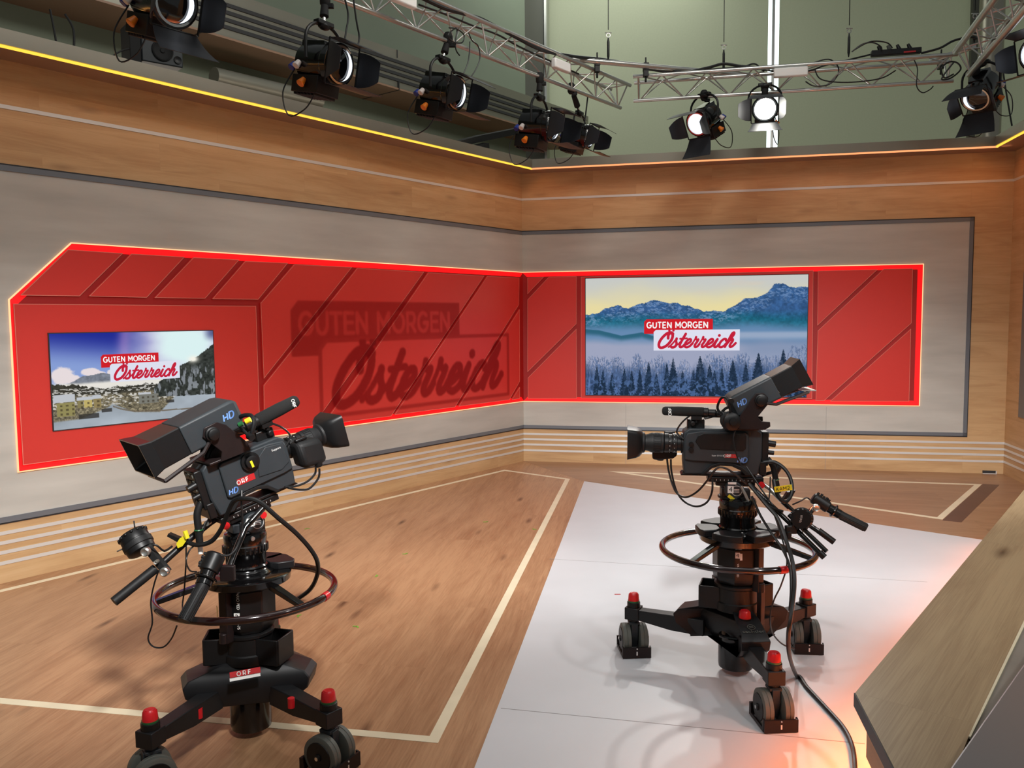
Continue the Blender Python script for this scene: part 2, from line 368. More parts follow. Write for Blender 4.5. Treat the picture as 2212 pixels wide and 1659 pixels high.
# set walls
def stripe_z(): return [.312, .252, .192, .126]
GB, GT = .3787, 2.56
gray_ends = {'L': (-8.6, 0), 'R': (0, 4.564), '3': None}
for key, nm in (('L', 'left'), ('R', 'back'), ('3', 'right')):
    F = FW[key]; a, b = SPAN[key]
    mb = MB(); box2(mb, a-(0 if key != 'L' else 0), b+(.0 if key == 'L' else 0), 0, .14, 0, WT); sobj(mb, 'wall_'+nm, M['oak_wall'], F, smooth=0)
    for z in stripe_z():
        mb = MB(); box2(mb, a, b, -.004, .01, z-.011, z+.011); sobj(mb, 'trim_1'+str(4+stripe_z().index(z)) if 0 else 'trim_4', M['strip'], F, smooth=0)
    mb = MB(); box2(mb, a, b, -.004, .01, 2.912-.012, 2.912+.012); sobj(mb, 'trim_5', M['strip'], F, smooth=0)
    # cornice: soffit, steel fascia, light line
    off = .25; t1 = math.tan(R(31.2)); 
    xa = a-(.0 if key == 'L' else 0); 
    c0 = {'L': None, 'R': off*math.tan(R(31.2)), '3': off*math.tan(R(44.7))}[key]
    c1 = {'L': off*math.tan(R(31.2)), 'R': off*math.tan(R(44.7)), '3': None}[key]
    def corn(y0, y1, z0, z1, mname, matl):
        k0 = lambda y: a+(-y*math.tan(R(31.2)) if key == 'R' else (-y*math.tan(R(44.7)) if key == '3' else 0))
        k1 = lambda y: b-(-y*math.tan(R(31.2)) if key == 'L' else (-y*math.tan(R(44.7)) if key == 'R' else 0))
        mb = MB(); mb.prism([(k0(y1), y1), (k1(y1), y1), (k1(y0), y0), (k0(y0), y0)], z0, z1)
        return sobj(mb, mname, matl, F, smooth=0)
    corn(-.245, .14, WT, WT+.012, 'trim_6', M['brown_soffit'])
    corn(-.275, -.262, WT+.01, WT+.092, 'trim_7', M['steel'])
    corn(-.275, .14, WT+.092, WT+.10, 'trim_7', M['steel'])
    lm = M['led_amber'] if key == 'R' else M['led_yellow']
    led = corn(-.262, -.248, WT-.004, WT+.012, 'led_line', lm); del led['kind']
    tag(led, {'L': 'long yellow light line under the steel cornice of the left wall', 'R': 'amber light line under the cornice above the rear wall', '3': 'short yellow light line under the cornice at far right'}[key], 'light strip')
# the light lines' own warm light on the wood below them
for F, s0_, s1_, pw, colr in ((FL, -8.4, 0, 6, (1, .40, .12)), (FR, .2, 4.8, 4, (1, .34, .14)), (F3, .2, 4.0, 4, (1, .42, .12))):
    l = area('cornice_light', (0, 0, 0), (0, 0, -1), pw, s1_-s0_, .015, colr)
    l.matrix_world = F.M @ Matrix.Translation(((s0_+s1_)/2, -.235, WT-.012)) @ Matrix.Rotation(R(-22), 4, 'X')
# grey board fields with blue-grey frames
def frame_trim(F, x0, x1, z0, z1, nm, ends):
    t = .034
    mb = MB(); box2(mb, x0, x1, -.014, 0, z0, z0+t); box2(mb, x0, x1, -.014, 0, z1-t, z1)
    if ends[0]: box2(mb, x0, x0+t, -.014, 0, z0, z1)
    if ends[1]: box2(mb, x1-t, x1, -.014, 0, z0, z1)
    sobj(mb, nm, M['blue_grey'], F, smooth=0)
    g = .010; mb = MB(); box2(mb, x0, x1, -.006, 0, z0-g, z0); box2(mb, x0, x1, -.006, 0, z1, z1+g)
    if ends[1]: box2(mb, x1, x1+g, -.006, 0, z0-g, z1+g)
    if ends[0]: box2(mb, x0-g, x0, -.006, 0, z0-g, z1+g)
    sobj(mb, nm, M['dark_gap'], F, smooth=0)
def board(F, x0, x1, nm):
    mb = MB(); box2(mb, x0, x1, -.008, 0, GB+.03, GT-.03); return sobj(mb, nm, M['grey_board'], F, smooth=0)
board(FL, -8.6, 0, 'wall_left'); board(FR, 0, 4.54, 'wall_back'); frame_trim(FL, -8.6, 0, GB, GT, 'trim_8', (0, 0)); frame_trim(FR, 0, 4.564, GB, GT, 'trim_8', (0, 1))
for s_ in (1.145, 3.22):
    mb = MB(); box2(mb, s_-.0015, s_+.0015, -.0085, 0, GB+.03, .66); box2(mb, s_-.0015, s_+.0015, -.002, 0, 0, GB-.012); sobj(mb, 'trim_9', M['seam'], FR, smooth=0)
# edge of a further framed panel at the far right
s3, _ = F3.px(2206, 800)
mb = MB(); box2(mb, s3, s3+.9, -.012, 0, .62, 2.0); pn = mb.build('framed_panel', M['blue_grey'], smooth=0); pn.matrix_world = F3.M
tag(pn, 'pale blue-grey panel on the far right wall, cut by the picture edge', 'panel')
# small black outlet box at the foot of the back wall
sx, sz = FR.px(2136, 1021)
mb = MB(); box2(mb, sx-.06, sx+.06, -.02, 0, .004, .032); ob = mb.build('floor_vent', M['dark_gap'], smooth=0); ob.matrix_world = FR.M; tag(ob, 'small dark outlet low on the rear wall near the right corner', 'outlet')
mb = MB(); box2(mb, sx-.062, sx+.062, -.022, 0, .0, .008); box2(mb, sx+.056, sx+.066, -.022, 0, 0, .03); mb.build('trim', M['strip'], ob, smooth=0)

# ------------------------------------------------------------------ backlit red wall fields
def prism_wall(mb, poly, y0, y1): mb.prism(poly, y0, y1, axis='y'); return mb
def inset(poly, d):
    out = []; n = len(poly); ar = sum(poly[i][0]*poly[(i+1) % n][1]-poly[(i+1) % n][0]*poly[i][1] for i in range(n)); sg = 1 if ar > 0 else -1
    for i in range(n):
        a = Vector(poly[i-1]); p = Vector(poly[i]); c = Vector(poly[(i+1) % n]); d1 = (p-a).normalized(); d2 = (c-p).normalized()
        n1 = Vector((-d1.y, d1.x))*sg; n2 = Vector((-d2.y, d2.x))*sg; h = n1+n2; h = h*(2/(h.length**2)) if h.length > .1 else n1
        if h.length > 3: h = h.normalized()*3
        q = p+h*d; out.append((q.x, q.y))
    return out
def ring_poly(mb, outer, inner, y0, y1, skip=()):
    n = len(outer); vs = []
    for y in (y0, y1): vs += [(x, y, z) for x, z in outer]+[(x, y, z) for x, z in inner]
    fs = []
    for i in range(n):
        if i in skip: continue
        j = (i+1) % n; fs += [(i, j, n+j, n+i), (2*n+i, 2*n+j, 3*n+j, 3*n+i), (i, j, 2*n+j, 2*n+i), (n+i, n+j, 3*n+j, 3*n+i)]
    return mb.add(vs, fs)
def redfield(F, outline, panels, open_side, label):
    root = empty('backlit_wall_panel', label=label, cat='wall panel'); root.matrix_world = F.M
    n = len(outline)
    mb = MB(); prism_wall(mb, inset(outline, .004), -.012, -.0085); mb.build('backing', M['groove'], root, smooth=0)
    mb = MB(); ring_poly(mb, inset(outline, .003), inset(outline, .055), -.0145, -.012, skip=(open_side,)); mb.build('glowing_rim', M['red_back'], root, smooth=0)
    mb = MB(); ring_poly(mb, outline, inset(outline, .007), -.020, -.008, skip=(open_side,)); mb.build('led_edge', M['led_warm'], root, smooth=0)
    for p in panels:
        mb = MB(); prism_wall(mb, p, -.030, -.0146); o = mb.build('panel', M['red_panel'], root, smooth=0)
        mb = MB(); ring_poly(mb, p, inset(p, .004), -.0306, -.0296); mb.build('rim', M['red_edge'], o, smooth=0)
    return root
def pxl(F, pts, off=-.03): return [F.px(x, y, off) for x, y in pts]
OL = [(-5.247, .677), (0, .677), (0, 2.119), (-4.856, 2.119), (-5.245, 1.748)]
PL = [[(44, 638), (147, 539), (266, 547), (172, 640)], [(192, 640), (284, 548), (399, 555), (317, 643)], [(334, 643.5), (418, 556), (517, 561), (443, 645)],
      [(458.5, 646), (530, 564), (622, 568), (558, 647)], [(29, 656), (553, 661), (562, 934), (50, 1005)],
      [(563, 655), (636, 571), (760.6, 577), (570, 818)], [(569.4, 833), (772, 579), (916, 587.5), (690, 900), (675, 920), (571, 933)],
      [(925.5, 588.6), (1046, 596), (845, 899), (698, 918)], [(1053, 596.4), (1121.6, 600), (1121, 658), (983, 879.5), (852.5, 896)],
      [(1122.5, 668), (1123, 823.5), (1100.6, 863.6), (991, 878)], [(1123, 836), (1123, 861), (1106, 863.5)]]
PR = [[(1139.4, 600), (1175, 598), (1139.4, 635.5)], [(1185.6, 598), (1245.3, 597), (1245.3, 699.6), (1139.4, 804), (1139.4, 647.4)],
      [(1245.3, 710), (1246, 861), (1140.3, 861), (1140.3, 816)], [(1255, 598), (1757, 584), (1754, 862), (1255, 860)],
      [(1767, 585), (1896, 582), (1765.4, 703.5)], [(1909, 581), (1972, 580), (1969, 698), (1780, 866), (1761.7, 866), (1766.5, 714.7)],
      [(1968, 710), (1964, 867), (1793, 867)]]
redL = redfield(FL, OL, [pxl(FL, p) for p in PL], 1, 'glowing red paneled field on the left wall with slanted grooves and cut corner')
redR = redfield(FR, [(0, .677), (4.117, .677), (4.117, 2.117), (0, 2.119)], [pxl(FR, p) for p in PR], 3, 'glowing red paneled field on the rear wall around the mountain screen')

# ================================================================== LETTERING (drawn strokes)
def arc(cx, cy, rx, ry, a0, a1, n=14): return [(cx+rx*math.cos(R(a0+(a1-a0)*i/n)), cy+ry*math.sin(R(a0+(a1-a0)*i/n))) for i in range(n+1)]
GL = {  # glyph: (advance, strokes) cap height 1
 'G': (.98, [arc(.43, .5, .42, .5, 48, 330)+[(.84, .46), (.50, .46)]]), 'U': (.88, [[(.06, 1), (.06, .42)]+arc(.40, .38, .34, .38, 180, 360, 10)+[(.74, 1)]]),
 'T': (.82, [[(0, 1), (.72, 1)], [(.36, 1), (.36, 0)]]), 'E': (.78, [[(.64, 1), (.06, 1), (.06, 0), (.66, 0)], [(.06, .52), (.58, .52)]]),
 'N': (.94, [[(.06, 0), (.06, 1), (.76, 0), (.76, 1)]]), 'M': (1.1, [[(.06, 0), (.06, 1), (.48, .35), (.9, 1), (.9, 0)]]),
 'O': (1.04, [arc(.46, .5, .45, .5, 0, 360, 24)]), 'R': (.86, [[(.06, 0), (.06, 1), (.42, 1)]+arc(.42, .70, .26, .30, 90, -90, 8)+[(.06, .40)], [(.38, .40), (.70, 0)]]),
 'F': (.74, [[(.64, 1), (.06, 1), (.06, 0)], [(.06, .5), (.56, .5)]]), 'H': (.9, [[(.06, 0), (.06, 1)], [(.72, 0), (.72, 1)], [(.06, .5), (.72, .5)]]),
 'D': (.95, [[(.06, 0), (.06, 1), (.36, 1)]+arc(.36, .5, .44, .5, 90, -90, 12)+[(.06, 0)]]), 'K': (.86, [[(.06, 0), (.06, 1)], [(.68, 1), (.08, .4)], [(.28, .58), (.72, 0)]]),
 'A': (.92, [[(.02, 0), (.40, 1), (.78, 0)], [(.15, .32), (.65, .32)]]), '2': (.78, [arc(.34, .70, .28, .30, 165, -35, 12)+[(.04, 0), (.66, 0)]]),
 '4': (.82, [[(.52, 0), (.52, 1), (.02, .28), (.70, .28)]]), ' ': (.42, []), 'S': (.78, [arc(.34, .74, .28, .26, 40, 230, 10)+arc(.34, .26, .30, .26, 70, -140, 10)])}
def word(txt, h, wd, slant=0., space=0.):
    out = []; x = 0
    for ch in txt:
        adv, st = GL[ch]
        for s_ in st: out.append(([((x+p[0]+slant*p[1])*h, p[1]*h) for p in s_], wd*h))
        x += adv+space
    return out, x*h
def sm(pts, k=6): return [(v.x, v.y) for v in catmull([Vector((a, b, 0)) for a, b in pts], k)]
def script():
    # brush-script word, x-height 1; returns (points, width) strokes and the total width
    out = []; x = 0
    def put(sts, adv, dx=0):
        nonlocal x
        for s_, wd in sts: out.append(([(x+p[0]+.30*p[1], p[1]) for p in sm(s_)], wd))
        x += adv
    put([([(1.0, 1.72), (.78, 1.9), (.42, 1.78), (.14, 1.2), (.06, .55), (.22, .05), (.5, -.08), (.86, .2), (1.08, .85), (1.04, 1.5), (.78, 1.86), (.62, 1.6), (.72, 1.15)], .26),
         ([(.52, 2.16), (.53, 2.17)], .22), ([(.90, 2.16), (.91, 2.17)], .22)], 1.22)
    put([([(-.12, .0), (.10, .42), (.30, 1.12)], .16), ([(.30, 1.12), (.34, .8), (.50, .42), (.46, .06), (.22, -.04), (.04, .12)], .24)], .62)
    put([([(-.1, .1), (.12, .6), (.3, 1.3)], .13), ([(.34, 1.72), (.26, 1.0), (.22, .3), (.36, .0), (.56, .1), (.66, .35)], .24), ([(.02, 1.08), (.62, 1.14)], .18)], .62)
    for _ in (0,): put([([(-.02, .25), (.25, .42), (.46, .72), (.40, 1.0), (.22, 1.0), (.06, .62), (.10, .14), (.32, -.03), (.56, .12), (.72, .5)], .22)], .70)
    for _ in (0, 1): put([([(-.04, .3), (.06, .8), (.10, 1.32)], .15), ([(.10, 1.30), (.14, 1.06), (.32, .94), (.40, .98), (.38, .7), (.30, .25), (.40, .0), (.58, .1), (.68, .4)], .22)], .66)
    put([([(-.02, .25), (.25, .42), (.46, .72), (.40, 1.0), (.22, 1.0), (.06, .62), (.10, .14), (.32, -.03), (.56, .12), (.70, .5)], .22)], .68)
    put([([(.02, .5), (.14, 1.02), (.08, .4), (.16, .02), (.34, .04), (.48, .4)], .22), ([(.16, 1.48), (.17, 1.50)], .26)], .46)
    put([([(.50, .82), (.44, 1.02), (.24, 1.0), (.06, .58), (.12, .08), (.34, -.02), (.54, .18), (.66, .45)], .22)], .62)
    put([([(-.04, .35), (.22, 1.0), (.36, 1.6), (.30, 1.88), (.16, 1.7), (.10, 1.0), (.04, .0)], .21), ([(.06, .3), (.22, .82), (.42, 1.02), (.50, .8), (.42, .25), (.52, .0), (.70, .12), (.86, .5)], .22)], .9)
    return out, x
def strokes_mesh(mb, strokes, M_, z=0., caps=True):
    # each stroke becomes a flat ribbon of its pen width, at height z of matrix M_
    for pts, wd in strokes:
        h = wd/2; P = [Vector((a, b)) for a, b in pts]
        for i in range(len(P)-1):
            d = (P[i+1]-P[i])
            if d.length < 1e-6: continue
            d = d.normalized(); n = Vector((-d.y, d.x))*h
            q = [P[i]+n, P[i+1]+n, P[i+1]-n, P[i]-n]; mb.add([(v.x, v.y, z) for v in q], [(0, 1, 2, 3)], M_)
        if caps:
            inner = P if caps == 'round' else P[1:-1]
            for c in inner: mb.add([(c.x+h*math.cos(2*math.pi*k/10), c.y+h*math.sin(2*math.pi*k/10), z) for k in range(10)], [tuple(range(10))], M_)
    return mb
def logo_parts():
    # title logo in a 900 x 303 box (x right, y up from the top = 0, downwards negative)
    tab = [(0, -25), (24, 0), (650, 0), (650, -140), (0, -140)]
    box_ = [(92, -124), (114, -103), (900, -103), (900, -303), (92, -303)]
    st, W_ = word('GUTEN MORGEN', 1, .2, 0, .12); k = 587/W_
    t1 = [([(28+a*k, -84+b*54) for a, b in p], 11.5) for p, w_ in st]
    sc, W2 = script(); k2 = 752/W2
    t2 = [([(122+a*k2*.97, -270+b*74) for a, b in p], w_*104) for p, w_ in sc]
    return tab, box_, t1, t2
TAB, BOXP, T1, T2 = logo_parts()
def panel_matrix(F, s, z, k, off):  # logo units -> wall frame (local x along, y up) as 4x4 in wall-local space
    return Matrix(((k, 0, 0, s), (0, 0, -k, off), (0, k, 0, z), (0, 0, 0, 1)))
# ================================================================== SCREEN PICTURES
rng = np.random.RandomState(3)
def vnoise(h, w_, sy, sx, oct_=4, seed=0, per=.5):
    r_ = np.random.RandomState(seed); out = np.zeros((h, w_)); amp = 1; tot = 0
    for o in range(oct_):
        gy, gx = int(sy*2**o)+2, int(sx*2**o)+2; g = r_.rand(gy, gx)
        yy = np.linspace(0, gy-1.001, h); xx = np.linspace(0, gx-1.001, w_); y0 = yy.astype(int); x0 = xx.astype(int)
        fy = (yy-y0)[:, None]; fx = (xx-x0)[None]; fy = fy*fy*(3-2*fy); fx = fx*fx*(3-2*fx)
        a = g[np.ix_(y0, x0)]; b = g[np.ix_(y0, x0+1)]; c = g[np.ix_(y0+1, x0)]; d = g[np.ix_(y0+1, x0+1)]
        out += amp*((a*(1-fx)+b*fx)*(1-fy)+(c*(1-fx)+d*fx)*fy); tot += amp; amp *= per
    return out/tot
def rgb(*c): return np.array(c, float)/255
def blend(img, mask, col): return img*(1-mask[..., None])+col*mask[..., None]
def sstep(a, b, x): t = np.clip((x-a)/(b-a), 0, 1); return t*t*(3-2*t)
def pic_mountains(h, w_):
    v, u = np.mgrid[0:1:h*1j, 0:1:w_*1j]; X = 70+u*2080; Y = 50+v*1095
    n1 = vnoise(h, w_, 4, 3, 4, 1); img = np.zeros((h, w_, 3))+rgb(206, 208, 204)
    t = sstep(60, 330, Y+(n1-.5)*160); img = img*(1-t[..., None])+rgb(240, 226, 168)*t[..., None]
    img = blend(img, sstep(.5, .75, vnoise(h, w_, 7, 3, 4, 2))*.35*(Y < 330), rgb(240, 205, 170))
    rj = (vnoise(1, w_, 0, 60, 3, 5)[0]-.5)*22
    ridge = np.interp(X[0], [70, 200, 260, 330, 385, 430, 490, 560, 620, 640, 680, 715, 745, 800, 860, 900, 960, 1050, 1120, 1150, 1210, 1300, 1390, 1440, 1500, 1600, 1700, 1790, 1830, 1850, 1930, 1990, 2040, 2080, 2150],
                      [392, 370, 330, 318, 302, 320, 335, 300, 290, 292, 270, 260, 255, 275, 288, 292, 293, 315, 345, 340, 370, 365, 368, 345, 305, 250, 245, 200, 160, 135, 130, 150, 165, 152, 160])+rj
    m = (Y > ridge[None]).astype(float); rk = vnoise(h, w_, 40, 60, 3, 9, .7)
    col = rgb(58, 96, 146)+np.zeros((h, w_, 3)); tt = sstep(330, 470, Y+(n1-.5)*90); col = col*(1-tt[..., None])+rgb(30, 104, 128)*tt[..., None]
    sh = vnoise(h, w_, 70, 70, 3, 10, .75); sh2 = np.stack([np.roll(sh[i], int(i*.8)) for i in range(h)]); sh3 = np.stack([np.roll(sh[i], -int(i*.9)) for i in range(h)]); rg = np.maximum(sh2, sh3)
    snow = sstep(.58, .70, rg)*(1-sstep(60, 190, Y-ridge[None]))*.55; col *= (.72+.5*rk[..., None]); col = blend(col, snow, rgb(150, 176, 216))
    img = blend(img, m, col)
    fog = sstep(430, 560, Y+(n1-.5)*60); img = blend(img, fog*m, rgb(106, 142, 182))
    r2 = np.interp(X[0], [70, 200, 330, 420, 620, 900, 2150], [520, 530, 560, 582, 552, 640, 640]); band = sstep(0, 8, Y-r2[None])*(1-sstep(25, 75, Y-r2[None]))*(X < 1000)
    img = blend(img, band*.85, rgb(40, 96, 118))
    fog2 = sstep(590, 690, Y+(n1-.5)*80); img = blend(img, fog2, rgb(164, 170, 196)); img = blend(img, sstep(540, 575, Y)*(1-sstep(590, 650, Y))*sstep(1350, 1500, X)*.7, rgb(176, 186, 208))
    img = blend(img, sstep(600, 660, Y)*(1-sstep(700, 900, Y))*sstep(1400, 1700, X)*.45, rgb(110, 136, 172))
    # frosted wood: bare crowns, then dark firs
    st = vnoise(h, w_, 9, 150, 3, 21, .8); tops = 800+(vnoise(1, w_, 0, 26, 2, 22)[0]-.5)*150-60*(X[0] > 1300)
    fr = sstep(0, 130, Y-tops[None])
    fr = sstep(40, 200, Y-tops[None])
    img = blend(img, np.clip(fr*1.0-(st > .60)*.25, 0, 1), np.array(rgb(62, 86, 126))[None, None]*(.5+.95*st[..., None]))
    r_ = np.random.RandomState(5); fine = vnoise(h, w_, 50, 170, 2, 23, .9)
    for _ in range(46):
        cx = r_.uniform(70, 2150); ty = r_.uniform(760, 900)-90*(cx > 1300)*(r_.rand() > .5); hw = r_.uniform(40, 95); th = np.arctan2(X-cx, 1180-Y); rad = (np.hypot((X-cx)/hw, (Y-(ty+130))/140.))
        tw = (np.sin(th*r_.uniform(60, 110)+fine*9) > .35)*(rad < 1+.3*(fine-.5)); img = blend(img, tw*.55, np.array(rgb(84, 108, 150))*(.6+.7*fine[..., None]))
    firs = [(180, 860), (240, 900), (330, 930), (450, 890), (520, 910), (600, 900), (685, 825), (860, 840), (920, 790), (1010, 905), (1110, 900), (1175, 770), (1265, 850), (1310, 900), (1380, 870), (1480, 810), (1600, 830), (1715, 745), (1850, 890), (1940, 710), (2010, 900), (2090, 850), (1050, 980), (760, 930)]
    for fx, ty in firs:
        hh = 1145-ty; wd = .20*hh*(.8+.4*r_.rand()); dy = Y-ty; saw = .72+.28*np.abs(((dy/26.)+r_.rand()) % 1-.5)*2
        mm = (np.abs(X-fx) < wd*np.clip(dy/hh, 0, 1)**.8*saw*(.8+.5*rk)) & (dy > 0); img = blend(img, mm*(.65+.3*(fine > .45)), rgb(30, 46, 66))
    blue = sstep(.5, .62, vnoise(h, w_, 34, 70, 3, 31, .8))*sstep(900, 1060, Y)*.6; img = blend(img, blue, rgb(104, 138, 196))
    return np.clip(img, 0, 1)
def pic_village(h, w_):
    v, u = np.mgrid[0:1:h*1j, 0:1:w_*1j]; X = 140+u*1870; Y = 165+v*1090
    n1 = vnoise(h, w_, 4, 5, 4, 41); n2 = vnoise(h, w_, 40, 60, 3, 42, .7)
    t = sstep(200, 640, Y-.12*X+120); img = rgb(36, 46, 150)*(1-t[..., None])+rgb(140, 164, 220)*t[..., None]
    d = np.hypot((X-1640)*.85, (Y-330)*1.0); img = blend(img, (1-sstep(180, 760, d+(n1-.5)*200)), rgb(214, 210, 236)); img = blend(img, 1-sstep(160, 400, d+(n1-.5)*160), rgb(226, 250, 250))
    img = blend(img, np.exp(-(np.abs(d-620)/60)**2)*(X < 1500)*.35, rgb(226, 170, 220))
    img = blend(img, sstep(1850, 2000, X)*(1-sstep(200, 330, Y))*.7, rgb(50, 56, 110))
    for cx, cy, rx, ry in ((240, 650, 120, 110), (330, 690, 90, 50), (540, 615, 90, 40), (600, 640, 110, 30), (770, 640, 60, 50)):
        img = blend(img, 1-sstep(.75, 1.05, np.hypot((X-cx)/rx, (Y-cy)/ry)+(n1-.5)*.9+(n2-.5)*.35), rgb(238, 226, 228))
    rd = np.interp(X[0], [140, 360, 450, 560, 670, 740, 800, 1100], [800, 715, 662, 655, 632, 655, 680, 740])
    img = blend(img, (Y > rd[None])*1., np.array(rgb(124, 130, 142))*(.8+.4*n2[..., None]))
    img = blend(img, sstep(715, 760, Y+(n1-.5)*40), rgb(238, 234, 226))
    tl = np.interp(X[0], [140, 260, 380, 500, 620, 720, 800, 900, 1050, 1300], [745, 752, 755, 790, 812, 815, 798, 815, 800, 800])+(vnoise(1, w_, 0, 70, 2, 43)[0]-.5)*40
    img = blend(img, (Y > tl[None])*(X < 1300)*1., np.array(rgb(62, 60, 52))*(.6+.8*n2[..., None]))
    vil = sstep(860, 900, Y+(n1-.5)*60); c = np.array(rgb(120, 112, 92))*(.4+1.2*vnoise(h, w_, 60, 80, 2, 44, 1.)[..., None]); img = blend(img, vil, c)
    wht = (vnoise(h, w_, 75, 40, 2, 45, 1.) > .60)*(Y > 800)*(Y < 1030); img = blend(img, wht*.8, rgb(232, 230, 224))
    sn = sstep(0, 26, Y-np.interp(X[0], [140, 420, 700, 760, 1000, 1300, 1500, 2010], [1150, 1140, 1040, 1000, 1120, 1150, 960, 930])[None]); img = blend(img, sn, np.array(rgb(172, 182, 192))*(.85+.25*n1[..., None]))
    road = np.abs(Y-np.interp(X[0], [760, 860, 1000, 1200, 1400, 2010], [1040, 1085, 1125, 1140, 1150, 1160])[None]) < 9; img = blend(img, road*(X > 760)*.8, rgb(112, 100, 84))
    mt = np.interp(X[0], [1230, 1300, 1400, 1560, 1700, 1760, 1850, 1930, 2010], [880, 800, 720, 600, 545, 520, 450, 400, 340])+(vnoise(1, w_, 0, 90, 2, 46)[0]-.5)*26
    mask = (Y > mt[None])*(X > 1240)*(Y < 985+(n1-.5)*60); c = np.array(rgb(58, 62, 58))*(.5+.9*n2[..., None]); c = blend(c, (sstep(.52, .62, vnoise(h, w_, 10, 50, 3, 47, .7))*sstep(560, 700, Y))*.7, rgb(168, 174, 184)); img = blend(img, mask*1., c)
    gl = np.exp(-((X-1740)/60)**2-((Y-525)/40)**2); img = blend(img, np.clip(gl*1.2, 0, 1), rgb(255, 252, 240))
    for x0, y0, x1, y1, cc in ((175, 950, 360, 1110, (150, 142, 92)), (390, 935, 450, 1030, (140, 130, 90)), (455, 940, 540, 1030, (196, 178, 110)), (560, 930, 640, 1040, (150, 134, 92)), (1060, 930, 1290, 1040, (126, 126, 118))):
        mm = (X > x0)*(X < x1)*(Y > y0)*(Y < y1); wn = ((X-x0) % 60 > 34)*((Y-y0) % 48 > 26)*.6; img = blend(img, mm*1., rgb(*cc)); img = blend(img, mm*wn, rgb(60, 52, 40))
    for x0, y0, x1, y1 in ((140, 860, 365, 948), (380, 905, 545, 938), (545, 890, 640, 932), (1050, 905, 1200, 930)):
        mm = (X > x0+(y1-Y)*.1)*(X < x1)*(Y > y0)*(Y < y1); img = blend(img, mm*1., rgb(196, 200, 206))
    for x0, y0, x1, y1 in ((395, 1105, 610, 1160), (640, 1060, 750, 1100), (1380, 1020, 1480, 1060)): img = blend(img, ((X > x0)*(X < x1)*(Y > y0)*(Y < y1))*.8, rgb(52, 50, 48))
    return np.clip(img, 0, 1)
def vc_material(name, strength, alpha=False):
    m = bpy.data.materials.new(name); m.use_nodes = True; nt = m.node_tree; nt.nodes.clear(); N = nt.nodes.new
    a = N('ShaderNodeAttribute'); a.attribute_name = 'picture'; o = N('ShaderNodeOutputMaterial')
    if alpha:
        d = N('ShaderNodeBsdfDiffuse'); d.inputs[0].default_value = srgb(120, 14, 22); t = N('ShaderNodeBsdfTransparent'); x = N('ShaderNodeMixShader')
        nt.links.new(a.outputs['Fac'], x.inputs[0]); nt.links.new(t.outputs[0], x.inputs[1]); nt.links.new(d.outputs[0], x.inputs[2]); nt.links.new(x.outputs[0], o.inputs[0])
    else:
        e = N('ShaderNodeEmission'); e.inputs[1].default_value = strength; nt.links.new(a.outputs['Color'], e.inputs[0]); nt.links.new(e.outputs[0], o.inputs[0])
    return m
def lin(c): return np.where(c <= .04045, c/12.92, ((c+.055)/1.055)**2.4)
def grid_obj(name, corners, img, mat_, parent, islin=False):
    # corners: TL, TR, BR, BL in wall-local coordinates
    h, w_ = img.shape[:2]; v, u = np.mgrid[0:1:h*1j, 0:1:w_*1j]; c = [np.array(p) for p in corners]
    P = ((1-u)*(1-v))[..., None]*c[0]+(u*(1-v))[..., None]*c[1]+(u*v)[..., None]*c[2]+((1-u)*v)[..., None]*c[3]
    me = bpy.data.meshes.new(name); nv = h*w_; i = np.arange(nv).reshape(h, w_)
    q = np.stack([i[:-1, :-1], i[1:, :-1], i[1:, 1:], i[:-1, 1:]], -1).reshape(-1, 4); nf = len(q)
    me.vertices.add(nv); me.vertices.foreach_set('co', P.reshape(-1)); me.loops.add(nf*4); me.loops.foreach_set('vertex_index', q.reshape(-1))
    me.polygons.add(nf); me.polygons.foreach_set('loop_start', np.arange(nf)*4); me.update(calc_edges=True)
    at = me.color_attributes.new('picture', 'FLOAT_COLOR', 'POINT'); col = np.ones((nv, 4)); col[:, :3] = (img if islin else lin(img)).reshape(-1, 3); at.data.foreach_set('color', col.reshape(-1))
    me.materials.append(mat_); o = bpy.data.objects.new(name, me); COL.objects.link(o); o.parent = parent; return o
def screen(F, s0, s1, z0, z1, pic, label, w_, logo):
    root = empty('wall_screen', label=label, cat='screen'); root.matrix_world = F.M
    mb = MB(); box2(mb, s0-.006, s1+.006, -.0395, -.0302, z0-.006, z1+.006); mb.build('housing', M['dark_gap'], root, smooth=0)
    h = int(w_*(z1-z0)/(s1-s0)); y = -.0400
    grid_obj('picture', [(s0, y, z1), (s1, y, z1), (s1, y, z0), (s0, y, z0)], pic(h, w_), SCR, root)
    lu, lv, lw = logo; k = (s1-s0)*lw/900; Mx = panel_matrix(F, s0+(s1-s0)*lu, z1-(z1-z0)*lv, k, y-.001)
    def shift(P, dx, dy): return [(a+dx, b+dy) for a, b in P]
    mb = MB(); mb.add([(a, b, 0) for a, b in TAB], [tuple(range(len(TAB)))], Mx); t = mb.build('title_tab', E_RED, root, smooth=0)
    mb = MB(); strokes_mesh(mb, T1, Mx, z=1.0, caps=True); mb.build('title_lettering', E_WHITE, t, smooth=0)
    mb = MB(); mb.add([(a, b, 2) for a, b in BOXP], [tuple(range(len(BOXP)))], Mx); t = mb.build('name_plate', E_PALE, root, smooth=0)
    mb = MB(); strokes_mesh(mb, T2, Mx, z=3.0, caps='round'); mb.build('script_lettering', E_RED2, t, smooth=0)
SCR = vc_material('screen_picture', .92)
E_RED = emis('screen_red', srgb(216, 34, 44), .9); E_WHITE = emis('screen_white', srgb(250, 250, 250), .95); E_PALE = emis('screen_pale', srgb(226, 228, 244), .95); E_RED2 = emis('screen_script_red', srgb(204, 36, 62), .9)
a_ = FL.px(106, 721, -.04); b_ = FL.px(459.5, 716, -.04); c_ = FL.px(117, 930, -.04)
